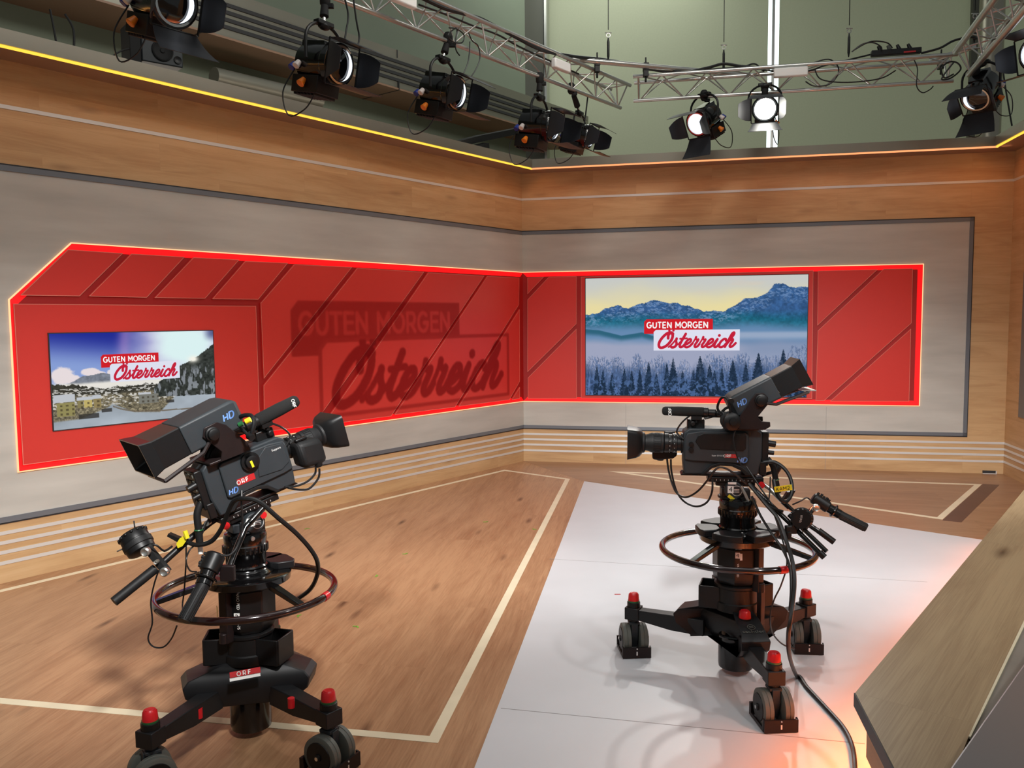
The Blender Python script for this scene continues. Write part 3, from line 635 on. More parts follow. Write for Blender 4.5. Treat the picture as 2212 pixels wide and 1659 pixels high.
screen(FL, a_[0], b_[0], c_[1], a_[1], pic_village, 'wall screen showing a snowy village under deep blue sky, behind the left camera', 330, (.275, .235, .485))
a_ = FR.px(1265, 602, -.04); b_ = FR.px(1746, 593, -.04); c_ = FR.px(1265, 853, -.04)
screen(FR, a_[0], b_[0], c_[1], a_[1], pic_mountains, 'large wall screen showing blue mountains above misty fir forest', 420, (.274, .352, .433))
# darker overlay of the same title across the red panels of the left wall
def wall_title():
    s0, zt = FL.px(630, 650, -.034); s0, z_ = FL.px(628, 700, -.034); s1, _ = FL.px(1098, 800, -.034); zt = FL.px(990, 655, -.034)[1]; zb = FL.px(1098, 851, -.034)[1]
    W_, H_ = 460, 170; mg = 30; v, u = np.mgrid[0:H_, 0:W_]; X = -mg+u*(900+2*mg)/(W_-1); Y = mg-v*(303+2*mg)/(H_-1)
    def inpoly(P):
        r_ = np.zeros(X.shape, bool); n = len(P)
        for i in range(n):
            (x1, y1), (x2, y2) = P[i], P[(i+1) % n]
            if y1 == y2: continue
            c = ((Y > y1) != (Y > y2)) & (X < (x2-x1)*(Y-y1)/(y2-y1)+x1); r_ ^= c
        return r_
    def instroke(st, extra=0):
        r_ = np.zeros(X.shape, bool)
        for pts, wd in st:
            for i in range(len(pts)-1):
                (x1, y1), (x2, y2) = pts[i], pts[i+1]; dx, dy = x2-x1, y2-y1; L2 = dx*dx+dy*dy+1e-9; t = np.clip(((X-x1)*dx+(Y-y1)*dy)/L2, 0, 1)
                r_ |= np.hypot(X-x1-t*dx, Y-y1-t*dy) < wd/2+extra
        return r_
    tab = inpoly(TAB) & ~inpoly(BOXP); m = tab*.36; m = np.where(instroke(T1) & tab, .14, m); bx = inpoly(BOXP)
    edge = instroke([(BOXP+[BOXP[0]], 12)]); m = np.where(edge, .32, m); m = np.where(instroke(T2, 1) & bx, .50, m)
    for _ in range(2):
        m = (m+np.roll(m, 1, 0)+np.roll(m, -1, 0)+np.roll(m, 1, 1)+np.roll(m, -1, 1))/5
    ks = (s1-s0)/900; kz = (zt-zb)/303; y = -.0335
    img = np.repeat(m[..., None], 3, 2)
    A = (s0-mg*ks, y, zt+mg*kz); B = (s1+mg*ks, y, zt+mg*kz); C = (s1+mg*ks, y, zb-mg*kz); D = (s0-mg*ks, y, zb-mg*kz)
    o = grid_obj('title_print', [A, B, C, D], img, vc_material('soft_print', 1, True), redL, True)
wall_title()

# ------------------------------------------------------------------ presenter desk
def desk():
    z = .75; a = atz(1847.5, 1496, z); dr = (atz(2212, 1058, z)-a).normalized(); n = Vector((dr.y, -dr.x, 0))
    far = a+dr*4.6; w1 = -(atz(2092, 1592, z)-a).dot(-n); e = atz(1932, 1659, z); ed = (e-a).normalized()
    b = a+ed*1.5; L = lambda p, q, t: p+(q-p)*t
    i0 = atz(2092, 1592, z); i1 = i0+dr*3.9; low = i0+(ed*.9)
    root = empty('presenter_desk', (a.x, a.y, 0), label='long oak-topped presenter desk lit orange from beneath, at the right edge', cat='desk'); O = Vector((a.x, a.y, 0))
    def pl(pts): return [((p-O).x, (p-O).y) for p in pts]
    b2 = a+ed*1.1; i0b = i0-dr*.0
    k = atz(2040, 1720, z)
    top = pl([a, far, far+n*w1, i0, k, b2])
    mb = MB(); mb.prism(top, z-.032, z); o = mb.build('worktop', M['oak_desk'], root, smooth=0)
    mb = MB(); mb.prism(pl([a+ed*.0-dr*.0, b2, b2-n*.003, a-n*.003]), z-.032, z-.001); mb.build('end_edge', M['brn_metal'], root, smooth=0)
    mb = MB(); mb.prism(pl([i0, far+n*w1, far+n*(w1+.02), i0+n*.004]), z-.003, z+.0015); mb.build('edge_strip', M['inlay'], root, smooth=0)
    mb = MB(); mb.prism(pl([i0+n*.003, far+n*(w1+.003), far+n*(w1+.5), i0+n*.5]), z-.034, z-.003); mb.build('grey_strip', M['desk_strip'], root, smooth=0)
    # plinth: inset panels standing on the floor
    ins = n*.10; p0 = a+n*.05+ed*.10; p1 = a+n*.08+dr*4.5; p2 = p0+ed*1.05
    mb = MB(); mb.prism(pl([p0, p1, p1+n*.3, p2+n*.25, p2]), .02, z-.033); mb.build('plinth', M['oak_wall'], root, smooth=0)
    mb = MB(); hp = a+ed*.06+n*.012; mb.prism(pl([hp, hp+ed*1.0, hp+ed*1.0+n*.018, hp+n*.018]), z-.115, z-.033); mb.build('end_panel', M['oak_wall'], root, smooth=0)
    # light line under the front edge of the top and at the foot
    mb = MB(); q0 = a+n*.07+ed*.05
    mb.prism(pl([q0+dr*.05, a+n*.07+dr*4.5, a+n*.085+dr*4.5, q0+n*.015+dr*.05]), .03, .045); mb.prism(pl([q0+dr*.0+ed*.05, q0+ed*1.0, q0+ed*1.0-ed.cross(Vector((0,0,1)))*.012, q0-ed.cross(Vector((0,0,1)))*.012+ed*.05]), .03, .045)
    mb.build('led_strip', M['led_orange'], root, smooth=0)
    # second worktop, smooth dark grey, overlapping at the near corner
    zz = .79; g0 = atz(2040, 1675, zz); g1 = atz(2240, 1392, zz); gd = (g1-g0).normalized(); gn = Vector((gd.y, -gd.x, 0)); g0 = g0-gd*.4; g1 = g1+gd*2.2
    mb = MB(); c = (g0+g1)/2; mb.prism([((p-c).x, (p-c).y) for p in (g0, g1, g1+gn*.8, g0+gn*.8)], 0, .022); o = mb.build('side_table', M['desk_grey'], smooth=0, bevel=.004); o.location = (c.x, c.y, zz-.022)
    mb = MB(); lx = gd*1.2+gn*.4
    for sg in (-.7, 1.1):
        p = gd*sg+gn*.5; mb.cyl((p.x, p.y, -zz+.022), (p.x, p.y, 0), .03)
    mb.build('leg', M['blk'], o); tag(o, 'smooth dark grey tabletop overlapping the oak desk in the bottom right corner', 'table')
desk()
k_=atz(1847.5, 1496, .75); dk=(atz(2212, 1058, .75)-k_).normalized(); nk_=Vector((dk.y, -dk.x, 0)); ek=(atz(1932, 1659, .75)-k_).normalized()
def striplight(P, Q, out, power, tl=.3, sprd=84):
    c = (P+Q)/2; l = area('desk_strip_light', (0, 0, 0), (0, 0, -1), power, (Q-P).length, .04, (1, .20, .035)); l.data.spread = R(sprd)
    x = (Q-P).normalized(); z = (Vector((-out.x, -out.y, 0)).normalized()*tl+Vector((0, 0, 1))).normalized(); y = z.cross(x).normalized(); z = x.cross(y)
    l.matrix_world = Matrix(((x.x, y.x, z.x, c.x), (x.y, y.y, z.y, c.y), (x.z, y.z, z.z, .36), (0, 0, 0, 1)))
striplight(Vector((k_.x, k_.y, 0))+nk_*.03, Vector((k_.x, k_.y, 0))+nk_*.03+dk*4.6, -nk_, 25, .5)
striplight(Vector((k_.x, k_.y, 0))+nk_*.03+dk*.1, Vector((k_.x, k_.y, 0))+nk_*.03+dk*1.5, -nk_, 4.5, .75)
striplight(Vector((k_.x, k_.y, 0))+ek*.05+nk_*.03, Vector((k_.x, k_.y, 0))+nk_*.03+ek*1.0, -nk_, 3, .75)
# small scraps on the floor
for (x, y, m_, lb) in ((1334, 1284, 'orf_red', 'tiny red tape mark on the white floor near the left wheel'),):
    p = atz(x, y, .0024); mb = MB(); mb.box((0, 0, .0006), (.035, .012, .0012)); o = mb.build('tape_mark', M[m_], smooth=0); o.location = p; tag(o, lb, 'tape')
i = 0
for (x, y) in ((877, 1197), (816, 1244), (771, 1353), (662, 1142), (642, 1331), (1153, 1144), (1050, 1128)):
    p = atz(x, y); mb = MB(); mb.box((-.012, 0, .002), (.026, .01, .001), Matrix.Rotation(i, 4, 'Z')); mb.box((.01, .004, .002), (.022, .009, .001), Matrix.Rotation(i+1, 4, 'Z'))
    o = mb.build('tape_scrap', mat('green_scrap', srgb(120, 175, 60), .6) if i == 0 else bpy.data.materials['green_scrap'], smooth=0); o.location = (p.x, p.y, .0); i += 1
    tag(o, 'tiny green scrap lying on the oak floor between the two cameras', 'scrap', 'green scraps scattered on the oak floor')

# ================================================================== BUILDING BEHIND THE SET
YW = 4.3; YL = 2.2; HH = 7.2
sc_, _ = FL.px(1134, 100, YL)
mb = MB(); box2(mb, -14, sc_, YL, YL+.2, 0, HH); sobj(mb, 'wall_studio_left', M['green_wall'], FL, smooth=0)
def colx(x0, x1, off=YW): return FR.px(x0, 150, off)[0], FR.px(x1, 150, off)[0]
# dark post at the corner
a, b = colx(1133, 1180); mb = MB(); box2(mb, a, b, YW-.25, YW+.2, 0, HH); sobj(mb, 'trim_10', M['mullion'], FR, smooth=0)
for x0, x1 in ((1125, 1130), (1182, 1187)):
    a, b = colx(x0, x1); mb = MB(); box2(mb, a, b, YW-.28, YW-.02, 0, HH); sobj(mb, 'trim_10', M['alu'], FR, smooth=0)
# windows with roller blinds down; open daylight only in the slits beside the mullion
a0, _ = colx(1183, 1190); g0, g1 = colx(1658, 1682); e0, e1 = colx(2096, 2112); far = 13
mb = MB(); box2(mb, a0, far, YW+.22, YW+.24, 0, HH)
sobj(mb, 'window_1', emis('daylight', srgb(228, 250, 250), 2.6), FR, smooth=0)
bl_i = 0
for s0, s1, lb in ((a0, g0, 'wide pale green roller blind left of the bright slit'), (g1, e0, 'wide pale green roller blind right of the bright slit'), (colx(2165, 2170)[0], far, 'pale green roller blind right of the shiny column')):
    mb = MB(); box2(mb, s0, s1, YW, YW+.02, 1.0, HH); o = mb.build('roller_blind', M['blind'], smooth=0); o.matrix_world = FR.M; tag(o, lb, 'blind')
a, b = colx(1666, 1672); mb = MB(); box2(mb, a, b, YW-.04, YW+.05, 1, HH); sobj(mb, 'trim_11', M['alu'], FR, smooth=0)
a, b = colx(2092, 2112); mb = MB(); box2(mb, a, b, YW-.1, YW+.1, 1, HH); sobj(mb, 'trim_11', M['mullion'], FR, smooth=0)
mb = MB(); box2(mb, -3, far, YW-.02, YW+.2, 0, 1.02); sobj(mb, 'wall_studio_back', M['green_wall'], FR, smooth=0)
a, b = colx(2112, 2166, 3.7); c = FR.w((a+b)/2, 3.7, 0); mb = MB(); mb.cyl((c.x, c.y, 0), (c.x, c.y, HH), (b-a)/2, n=40)
col_ = mb.build('round_column', M['steel']); tag(col_, 'shiny round metal column behind the set at the upper right', 'column')
# bulkhead with a linear grille
root = empty('ventilation_bulkhead', label='long grey ceiling bulkhead with dark slot grille behind the left wall', cat='bulkhead'); root.matrix_world = FL.M
x0, x1 = -12, 3.87
mb = MB(); box2(mb, x0, x1, 1.59, YL-.001, 4.32, 4.76); mb.build('casing', M['bulk'], root, smooth=0)
mb = MB(); box2(mb, x0, x1, 1.57, YL-.001, 4.30, 4.32); mb.build('soffit', M['brown_soffit'], root, smooth=0)
for z in (4.415, 4.485, 4.555, 4.625):
    mb = MB(); box2(mb, x0, x1-.9, 1.575, 1.592, z-.017, z+.017); mb.build('slot', M['dark_gap'], root, smooth=0)
for s_ in (-2.85, -.3):
    mb = MB(); box2(mb, s_, s_+.012, 1.565, YL-.002, 4.296, 4.40); box2(mb, s_, s_+.012, 1.585, 1.60, 4.67, 4.762); mb.build('joint', M['dark_gap'], root, smooth=0)
# roll casing below the bulkhead
p0 = FL.px(462, 165, 1.5); p1 = FL.px(690, 218, 1.5)
P0 = FL.w(p0[0], 1.5, p0[1]); P1 = FL.w(p1[0], 1.5, p1[1]); mb = MB(); mb.cyl(P0, P1, .085, n=28)
o = mb.build('duct_pipe', M['bulk']); tag(o, 'thick tan pipe lying behind the cornice below the bulkhead', 'pipe')
# loudspeaker behind the cornice
def loudspeaker():
    s, z = FL.px(340, 118, .55); F = FL.w(s, .55, z)
    root = empty('loudspeaker', F, (0, 0, FL.a+R(-12)), 'black loudspeaker with round woofer behind the cornice, upper left', 'speaker')
    mb = MB(); mb.box((0, 0, 0), (.30, .24, .20)); mb.build('cabinet', M['blk2'], root, bevel=.008)
    mb = MB(); mb.lathe((0, -.118, -.0), (0, -.135, -.0), [(0, .078), (.012, .078), (.016, .07), (.006, .06), (.002, .02), (.008, .015)], 32); mb.build('woofer', M['blk_matt'], root)
    mb = MB(); mb.lathe((.11, -.118, -.05), (.11, -.13, -.05), [(0, .03), (.01, .028), (.004, .012)], 20); mb.build('tweeter', M['blk'], root)
    mb = MB(); mb.box((.09, -.121, .055), (.08, .006, .02)); mb.build('bass_port', M['blk_matt'], root)
    mb = MB(); mb.box((-.19, 0, .02), (.08, .22, .30)); mb.build('bracket', M['blk_matt'], root, bevel=.005)
loudspeaker()
def cable(pts, r_, label, cat='cable', m='cable', name='cable', smooth=8, group=None):
    P_ = [Vector(p) for p in pts]; P_ = catmull(P_, smooth) if smooth else P_
    for v in P_: v.z = max(v.z, r_+.0026)
    mb = MB(); mb.tube(P_, r_, 8); o = mb.build(name, M[m]); tag(o, label, cat, group); return o
def FP(F, off, *pts):
    out = []
    for p in pts:
        s, z = F.px(p[0], p[1], off); out.append(F.w(s, off, z))
    return out
cable(FP(FL, .9, (108, 20), (116, 60), (122, 95)), .008, 'black cable dropping behind the cornice at the upper left, left one')
cable(FP(FL, .9, (140, 30), (158, 62), (160, 102)), .009, 'curved black cable dropping behind the cornice, right of a straighter one')
cable(FP(FL, .5, (238, 125), (262, 110), (288, 104)), .006, 'short black cable leading into the loudspeaker')
# black steel arm behind the cornice near the corner
mb = MB(); P = FP(FL, .8, (985, 312), (1030, 300), (1120, 282)); mb.tube([P[0], P[1], P[2]], .05, 4); mb.tube(FP(FL, .8, (1000, 330), (1050, 318)), .07, 4)
o = mb.build('steel_arm', M['blk_matt'], smooth=0); tag(o, 'black steel arm behind the cornice just left of the wall corner', 'bracket')

# ================================================================== TRUSSES
def truss(F, s0, s1, y, z, label, hw=.11, hh=.2, pitch=.2, cr_=.0175):
    root = empty('lighting_truss', label=label, cat='truss'); root.matrix_world = F.M
    ch = [(y, z), (y-hw, z+hh), (y+hw, z+hh)]
    for cy, cz in ch:
        mb = MB(); mb.cyl((s0, cy, cz), (s1, cy, cz), cr_, n=14); mb.build('chord', M['alu'], root)
    n = max(2, int((s1-s0-.12)/pitch)); st = (s1-s0-.12)/n
    for (A, B) in ((0, 1), (0, 2), (1, 2)):
        for i in range(n):
            a, b = (A, B) if i % 2 == 0 else (B, A); xa = s0+.06+st*i; xb = xa+st
            mb = MB(); mb.cyl((xa, *ch[a]), (xb, *ch[b]), .0065, n=8, caps=False); mb.build('brace', M['alu'], root)
    for xe in (s0+.05, s1-.05):
        mb = MB(); mb.cyl((xe, *ch[0]), (xe, *ch[1]), .0075, n=8); mb.cyl((xe, *ch[0]), (xe, *ch[2]), .0075, n=8); mb.cyl((xe, *ch[1]), (xe, *ch[2]), .0075, n=8); mb.build('end_frame', M['alu'], root)
    return root
truss(FL, -4.6, 0.0, -1.25, 3.7, 'silver lighting truss running parallel to the left wall toward the corner')
truss(FR, 1.27, 4.12, -.78, 3.7, 'silver lighting truss hanging in front of the rear wall')
# third truss coming toward the viewer at upper right
_a = FR.px(2085, 140, -.9); A3 = FR.w(_a[0], -.9, _a[1]-.0)
_b = aty(2300, -40, A3.y-2.4); ang3 = math.atan2((_b-A3).y, (_b-A3).x)
F5 = Frame(Vector((A3.x, A3.y, 0)), ang3)
truss(F5, .15, 2.6, 0, 3.68, 'short silver truss coming forward at the upper right corner', cr_=.027)
# long round pipe clamped over both trusses
def pipe(P, Q, label, r_=.024):
    mb = MB(); mb.cyl(P, Q, r_, n=16); o = mb.build('rigging_pipe', M['alu']); tag(o, label, 'pipe'); return o
zt_ = 3.9+.05
Pa = atz(1150, 95, 3.97); Pb = atz(1600, 152, 3.97)
pipe(atz(1235, 128, 3.96), atz(1620, 163, 3.96), 'round silver pipe bridging the gap between the two trusses')
pipe(atz(2010, 133, 3.98), atz(2105, 100, 3.98), 'round silver pipe linking the rear truss to the right corner')
for (x, y, zz, lb) in ((1290, 135, 3.96, 'over the end of the left truss'), (1395, 145, 3.96, 'over the start of the rear truss'), (2033, 128, 3.98, 'over the far end of the rear truss')):
    p = atz(x, y, zz); mb = MB(); mb.box((0, 0, 0), (.05, .07, .07)); mb.box((0, 0, -.06), (.045, .06, .06)); mb.cyl((0, 0, .03), (0, 0, .09), .008, n=8); mb.cyl((0, 0, -.08), (0, 0, -.14), .01, n=8)
    o = mb.build('pipe_clamp', M['blk'], bevel=.004); o.location = p; tag(o, 'black double clamp '+lb, 'clamp')
# suspension wires
def wire(x, y, z, label):
    p = atz(x, y, z); root = empty('suspension_wire', p, label=label, cat='wire')
    mb = MB(); mb.cyl((0, 0, .30), (0, 0, 3.2), .004, n=6); mb.build('rope', M['blk'], root)
    mb = MB(); mb.lathe((0, 0, .02), (0, 0, .25), [(0, .005), (.02, .008), (.04, .012), (.17, .012), (.19, .008), (.21, .005)], 10); mb.build('turnbuckle', M['blk'], root)
    mb = MB(); mb.torus((0, 0, 0), .018, .004, 16, 6, M=Matrix.Translation((0, 0, .25)) @ Matrix.Rotation(R(90), 4, 'X')); mb.cyl((-.03, 0, .272), (.03, 0, .272), .005, n=8); mb.build('shackle', M['alu'], root)
wire(1314, 136, 3.97, 'thin black suspension wire, leftmost of the three in front of the blinds')
wire(1563, 160, 3.93, 'thin black suspension wire above the left lamp of the rear truss')
wire(1833, 128, 3.93, 'thin black suspension wire above the power strip')
wire(2104, 98, 3.98, 'thin black suspension wire beside the shiny column')
# white boxes clipped on the trusses
def tbox(F, x, y, off, w_, label, rx=0.):
    s, z = F.px(x, y, off); mb = MB(); mb.box((0, 0, 0), (w_, .05, .085)); o = mb.build('junction_box', M['white'], bevel=.012)
    o.matrix_world = F.M @ Matrix.Translation((s, off, z)); tag(o, label, 'box'); return o
tbox(FL, 1212, 142, -1.38, .24, 'white box clipped to the end of the left truss')
tbox(FR, 1708, 156, -.92, .30, 'white box clipped to the rear truss beside the bright lamp')
tbox(FL, 872, -2, -1.38, .22, 'white box on the left truss at the top edge of the picture')
# power strip lying on the rear truss
s, z = FR.px(1935, 113, -.85)
root = empty('power_strip', label='black power strip with plugs lying on the rear truss', cat='power strip'); root.matrix_world = FR.M @ Matrix.Translation((s, -.85, z))
mb = MB(); mb.box((0, 0, 0), (.42, .06, .05)); mb.build('housing', M['blk'], root, bevel=.006)
mb = MB(); mb.box((.11, -.032, -.012), (.10, .002, .014)); mb.build('sticker', M['orf_red'], root, smooth=0)
for dx in (-.13, -.05, .03, .12):
    mb = MB(); mb.cyl((dx, 0, .02), (dx-.02, 0, .065), .02, .012, 10); mb.build('plug', M['blk'] if dx != -.05 else M['rubber'], root)
# cable runs
def along(F, off, pts, r_, label, sm_=6): return cable(FP(F, off, *pts), r_, label, smooth=sm_)
along(FR, -.85, [(1395, 146), (1450, 152), (1480, 156), (1530, 146), (1563, 138), (1600, 143), (1640, 147), (1652, 153)], .014, 'thick black cable humped over the rear truss left of the bright lamp')
along(FR, -.80, [(1395, 150), (1470, 158), (1530, 150), (1600, 145), (1630, 138), (1656, 152), (1740, 154), (1780, 142), (1830, 130), (1880, 118)], .008, 'thin black cable running along the top of the rear truss')
along(FR, -.82, [(1745, 140), (1790, 128), (1812, 150), (1795, 180), (1760, 186), (1740, 176)], .006, 'black cable loop hanging over the rear truss right of the white box')
along(FR, -.90, [(1840, 112), (1862, 96), (1885, 92), (1902, 100), (1905, 108)], .006, 'thin looped cable rising from the left end of the power strip')
along(FR, -.90, [(1845, 108), (1880, 90), (1915, 92), (1928, 104)], .006, 'black cable arching above the power strip')
along(FR, -.88, [(1990, 115), (2030, 104), (2060, 88), (2095, 80), (2110, 84)], .010, 'black cable bundle leaving the power strip toward the right corner')
along(FR, -.90, [(1975, 130), (1982, 150), (1980, 185), (1992, 200), (2008, 194), (2016, 186)], .005, 'thin cable looping below the right end of the rear truss')
along(FR, -.86, [(1760, 150), (1775, 172), (1830, 178), (1900, 170), (1935, 152)], .006, 'thin cable sagging inside the rear truss')
along(FR, -1.0, [(2060, 135), (2040, 160), (2035, 172), (2055, 168), (2075, 150), (2068, 136), (2050, 134), (2034, 148), (2040, 168), (2060, 160)], .007, 'coiled black cable at the right end of the rear truss')
along(FL, -1.36, [(900, -10), (960, 18), (1010, 32), (1060, 52), (1110, 78), (1170, 108), (1240, 122), (1300, 128), (1360, 138), (1400, 147)], .015, 'thick black cable bundle along the top of the left truss')
along(FL, -1.26, [(905, 10), (960, 30), (1020, 55), (1075, 75), (1120, 100), (1180, 128), (1250, 160)], .008, 'black cable running inside the left truss')
along(FL, -1.10, [(930, 4), (975, 25), (1030, 35), (1080, 60), (1140, 92), (1185, 112)], .007, 'thin black cable on the rear chord of the left truss')
along(FL, -1.32, [(740, -20), (752, 30), (748, 65), (742, 100)], .006, 'black cable hanging from the left truss beside the second lamp')
along(FL, -1.32, [(763, -5), (770, 45), (776, 80), (772, 102)], .006, 'black cable hanging just right of another above the second lamp')
along(FL, -1.30, [(1012, 70), (1020, 88), (1033, 100), (1036, 130), (1018, 165), (995, 178), (985, 178)], .0045, 'thin cable loop hanging right of the third lamp')
along(FL, -1.28, [(1015, 90), (1012, 130), (1000, 160), (985, 172)], .0045, 'thin cable falling from the truss to the third lamp')
along(FL, -1.34, [(970, 60), (985, 62), (1002, 75), (998, 92), (978, 90), (968, 75), (985, 60)], .005, 'small cable coil in the left truss above the third lamp')
along(FL, -1.33, [(988, 60), (984, 95), (986, 110), (993, 120)], .005, 'cable drop ending in a plug at the third lamp')
along(FL, -1.22, [(1270, 205), (1266, 240), (1262, 270)], .007, 'black cable dropping from the left truss to the fifth lamp')
along(FR, -.95, [(2105, 170), (2090, 240), (2080, 262), (2088, 290), (2108, 296), (2122, 284), (2126, 250), (2112, 215), (2105, 190)], .004, 'long thin cable loop hanging below the right corner lamp')
along(FR, .2, [(2165, 140), (2172, 190), (2186, 272)], .008, 'black cable running down behind the cornice right of the column')

# ================================================================== STAGE LAMPS
def fresnel(hang, head, az, tilt, label, mode='dark', doors=(32, 32, 40, 40), scale=1.0, yaw_yoke=None, knobs=True, side=-1):
    # hang: point on the truss chord, head: centre of the lamp housing; aims along azimuth az (deg from +Y toward +X) and tilt
    hang = Vector(hang); head = Vector(head)
    root = empty('stage_lamp', head, label=label, cat='stage lamp', group=None); k = scale
    Rz = Matrix.Rotation(math.pi/2-R(az), 4, 'Z'); H = Rz @ Matrix.Rotation(-R(tilt), 4, 'Y')
    mb = MB(); mb.M = H
    mb.lathe((-.17*k, 0, 0), (.13*k, 0, 0), [(0, .09*k), (.015*k, .115*k), (.15*k, .125*k), (.24*k, .125*k), (.25*k, .135*k), (.30*k, .135*k)], 28)
    mb.box((-.06*k, 0, .10*k), (.20*k, .13*k, .06*k))
    hs = mb.build('housing', M['blk_gloss'], root, bevel=.003)
    mb = MB(); mb.M = H; mb.box((-.06*k, 0, -.145*k), (.23*k, .20*k, .11*k))
    for i in range(7): mb.box((-.15*k+.03*k*i, 0, -.205*k), (.008*k, .19*k, .02*k))
    mb.build('ballast_box', M['blk'], root, bevel=.004)
    mb = MB(); mb.M = H; mb.lathe((.128*k, 0, 0), (.15*k, 0, 0), [(0, .118*k), (.012*k, .118*k), (.012*k, .105*k), (0, .105*k)], 32, caps=False); mb.build('lens_ring', M['chrome'], root)
    mb = MB(); mb.M = H; mb.lathe((.11*k, 0, 0), (.15*k, 0, 0), [(.020*k, .104*k), (.026*k, .08*k), (.030*k, .05*k), (.032*k, .005)], 32)
    lens = mb.build('lens', {'dark': M['glass'], 'lit': LAMP_SOFT, 'on': LAMP_ON}[mode], root)
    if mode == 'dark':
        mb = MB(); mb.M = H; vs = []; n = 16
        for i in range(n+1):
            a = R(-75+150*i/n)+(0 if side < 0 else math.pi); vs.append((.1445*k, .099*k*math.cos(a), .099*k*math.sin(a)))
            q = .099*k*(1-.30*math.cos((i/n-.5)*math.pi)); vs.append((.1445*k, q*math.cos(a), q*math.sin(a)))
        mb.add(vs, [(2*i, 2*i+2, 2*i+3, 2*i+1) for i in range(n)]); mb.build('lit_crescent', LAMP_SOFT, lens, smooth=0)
    # barn doors: hinge frame and four flaps
    mb = MB(); mb.M = H
    q = .135*k
    for (y0, z0, y1, z1) in ((-q, -q, q, -q), (-q, q, q, q), (-q, -q, -q, q), (q, -q, q, q)): mb.cyl((.155*k, y0, z0), (.155*k, y1, z1), .006*k, n=6)
    mb.build('door_frame', M['blk'], root)
    for i, (ax, ang) in enumerate(zip(('top', 'bottom', 'side', 'side'), doors)):
        w0, w1, ln = (.125*k, .17*k, .21*k) if i < 2 else (.11*k, .06*k, .17*k)
        pts = []; seg = 5
        for j in range(seg+1):
            t = j/seg; w_ = w0+(w1-w0)*t if i < 2 else w0+(w1-w0)*t*t; bend = .012*k*math.sin(t*math.pi)
            pts.append((ln*t, -w_, bend)); pts.append((ln*t, w_, bend))
        vs = [(x, y, z) for x, y, z in pts]+[(x, y, z+.003) for x, y, z in pts]; m_ = 2*(seg+1)
        fs = []
        for j in range(seg): fs += [(2*j, 2*j+1, 2*j+3, 2*j+2), (m_+2*j, m_+2*j+2, m_+2*j+3, m_+2*j+1), (2*j, 2*j+2, m_+2*j+2, m_+2*j), (2*j+1, m_+2*j+1, m_+2*j+3, 2*j+3)]
        fs += [(0, m_, m_+1, 1), (2*seg, 2*seg+1, m_+2*seg+1, m_+2*seg)]
        base = Matrix.Translation((.157*k, 0, q)) @ Matrix.Rotation(-R(ang), 4, 'Y')
        rot = {0: 0, 1: 180, 2: 90, 3: -90}[i]
        mb = MB(); mb.M = H @ Matrix.Rotation(R(rot), 4, 'X') @ base; mb.add(vs, fs); mb.build('barn_door', M['door'], root, smooth=60)
    # yoke, spigot and clamp
    mb = MB(); mb.M = Rz; W_ = .165*k; top = .25*k
    pts = [(0, -W_, -.0), (0, -W_, .12*k)]+[(0, -W_*math.cos(a), .12*k+(top-.12*k)*math.sin(a)) for a in [R(15*i) for i in range(1, 12)]]+[(0, W_, .12*k), (0, W_, 0)]
    mb.tube(pts, .011*k, 8); mb.build('yoke', M['blk'], root)
    mb = MB(); mb.M = Rz; mb.lathe((0, -.04, top-.012*k), (0, .04, top-.012*k), [(0, .02), (.03, .03), (.05, .03), (.08, .02)], 8); mb.box((0, 0, top), (.05*k, .14*k, .03*k)); mb.build('yoke_plate', M['blk'], root, bevel=.005)
    d = hang-head; tp = Vector((0, 0, top)); mb = MB(); mb.cyl(tp, tp+(d-tp)*.28, .012, n=10); mb.build('spigot', M['chrome'], root)
    mb = MB(); c = tp+(d-tp)*.28; mb.cyl(c, c+(d-c)*.6, .030, .024, n=10); mb.lathe(d+Vector((0, 0, -.055)), d+Vector((0, 0, .05)), [(0, .022), (.02, .034), (.08, .036), (.10, .022)], 10)
    mb.box(d+Vector((.03, 0, -.05)), (.05, .03, .03)); mb.build('clamp', M['blk_matt'], root, bevel=.004)
    if knobs:
        for nm, mt, (x, y, z), (l, ra, rb) in (('white_knob', 'white_k', (-.10, side*.125, -.02), (.045, .017, .024)), ('blue_knob', 'blue_k', (-.155, side*.11, -.03), (.045, .018, .024)), ('orange_knob', 'orange_k', (-.06, side*.105, -.12), (.05, .016, .027))):
            mb = MB(); mb.M = H; p = Vector((x*k, y*k, z*k)); mb.lathe(p, p+Vector((0, side*.6, -.75)), [(0, ra*k), (l*.5*k, (ra+rb)/2*k), (l*.9*k, rb*k), (l*k, rb*.85*k)], 14); mb.build(nm, M[mt], root, label=nm.split('_')[0]+' plastic knob')
        mb = MB(); mb.M = H; mb.tube([(-.16*k, side*.1*k, -.06*k), (-.19*k, side*.15*k, -.22*k), (-.12*k, side*.14*k, -.36*k), (-.02*k, side*.1*k, -.30*k), (.03*k, side*.08*k, -.19*k)], .0045, 6, 6); mb.build('safety_cable', M['cable'], root)
    return root
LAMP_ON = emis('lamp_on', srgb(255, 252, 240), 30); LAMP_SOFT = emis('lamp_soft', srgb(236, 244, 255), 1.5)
M['door'] = mat('door_black', srgb(44, 46, 52), .45, .2)
def FPo(F, off, x, y): s, z = F.px(x, y, off); return F.w(s, off, z)
fresnel(FPo(FL, -1.25, 372, -110), FPo(FL, -1.25, 352, 2), 128, -18, 'stage lamp cut by the top edge, leftmost on the left truss', doors=(-8, 30, 24, 14))
fresnel(FPo(FL, -1.25, 702, -4), FPo(FL, -1.27, 702, 138), 122, -12, 'stage lamp second from the left, with wide open barn doors', doors=(-10, 2, 18, 8))
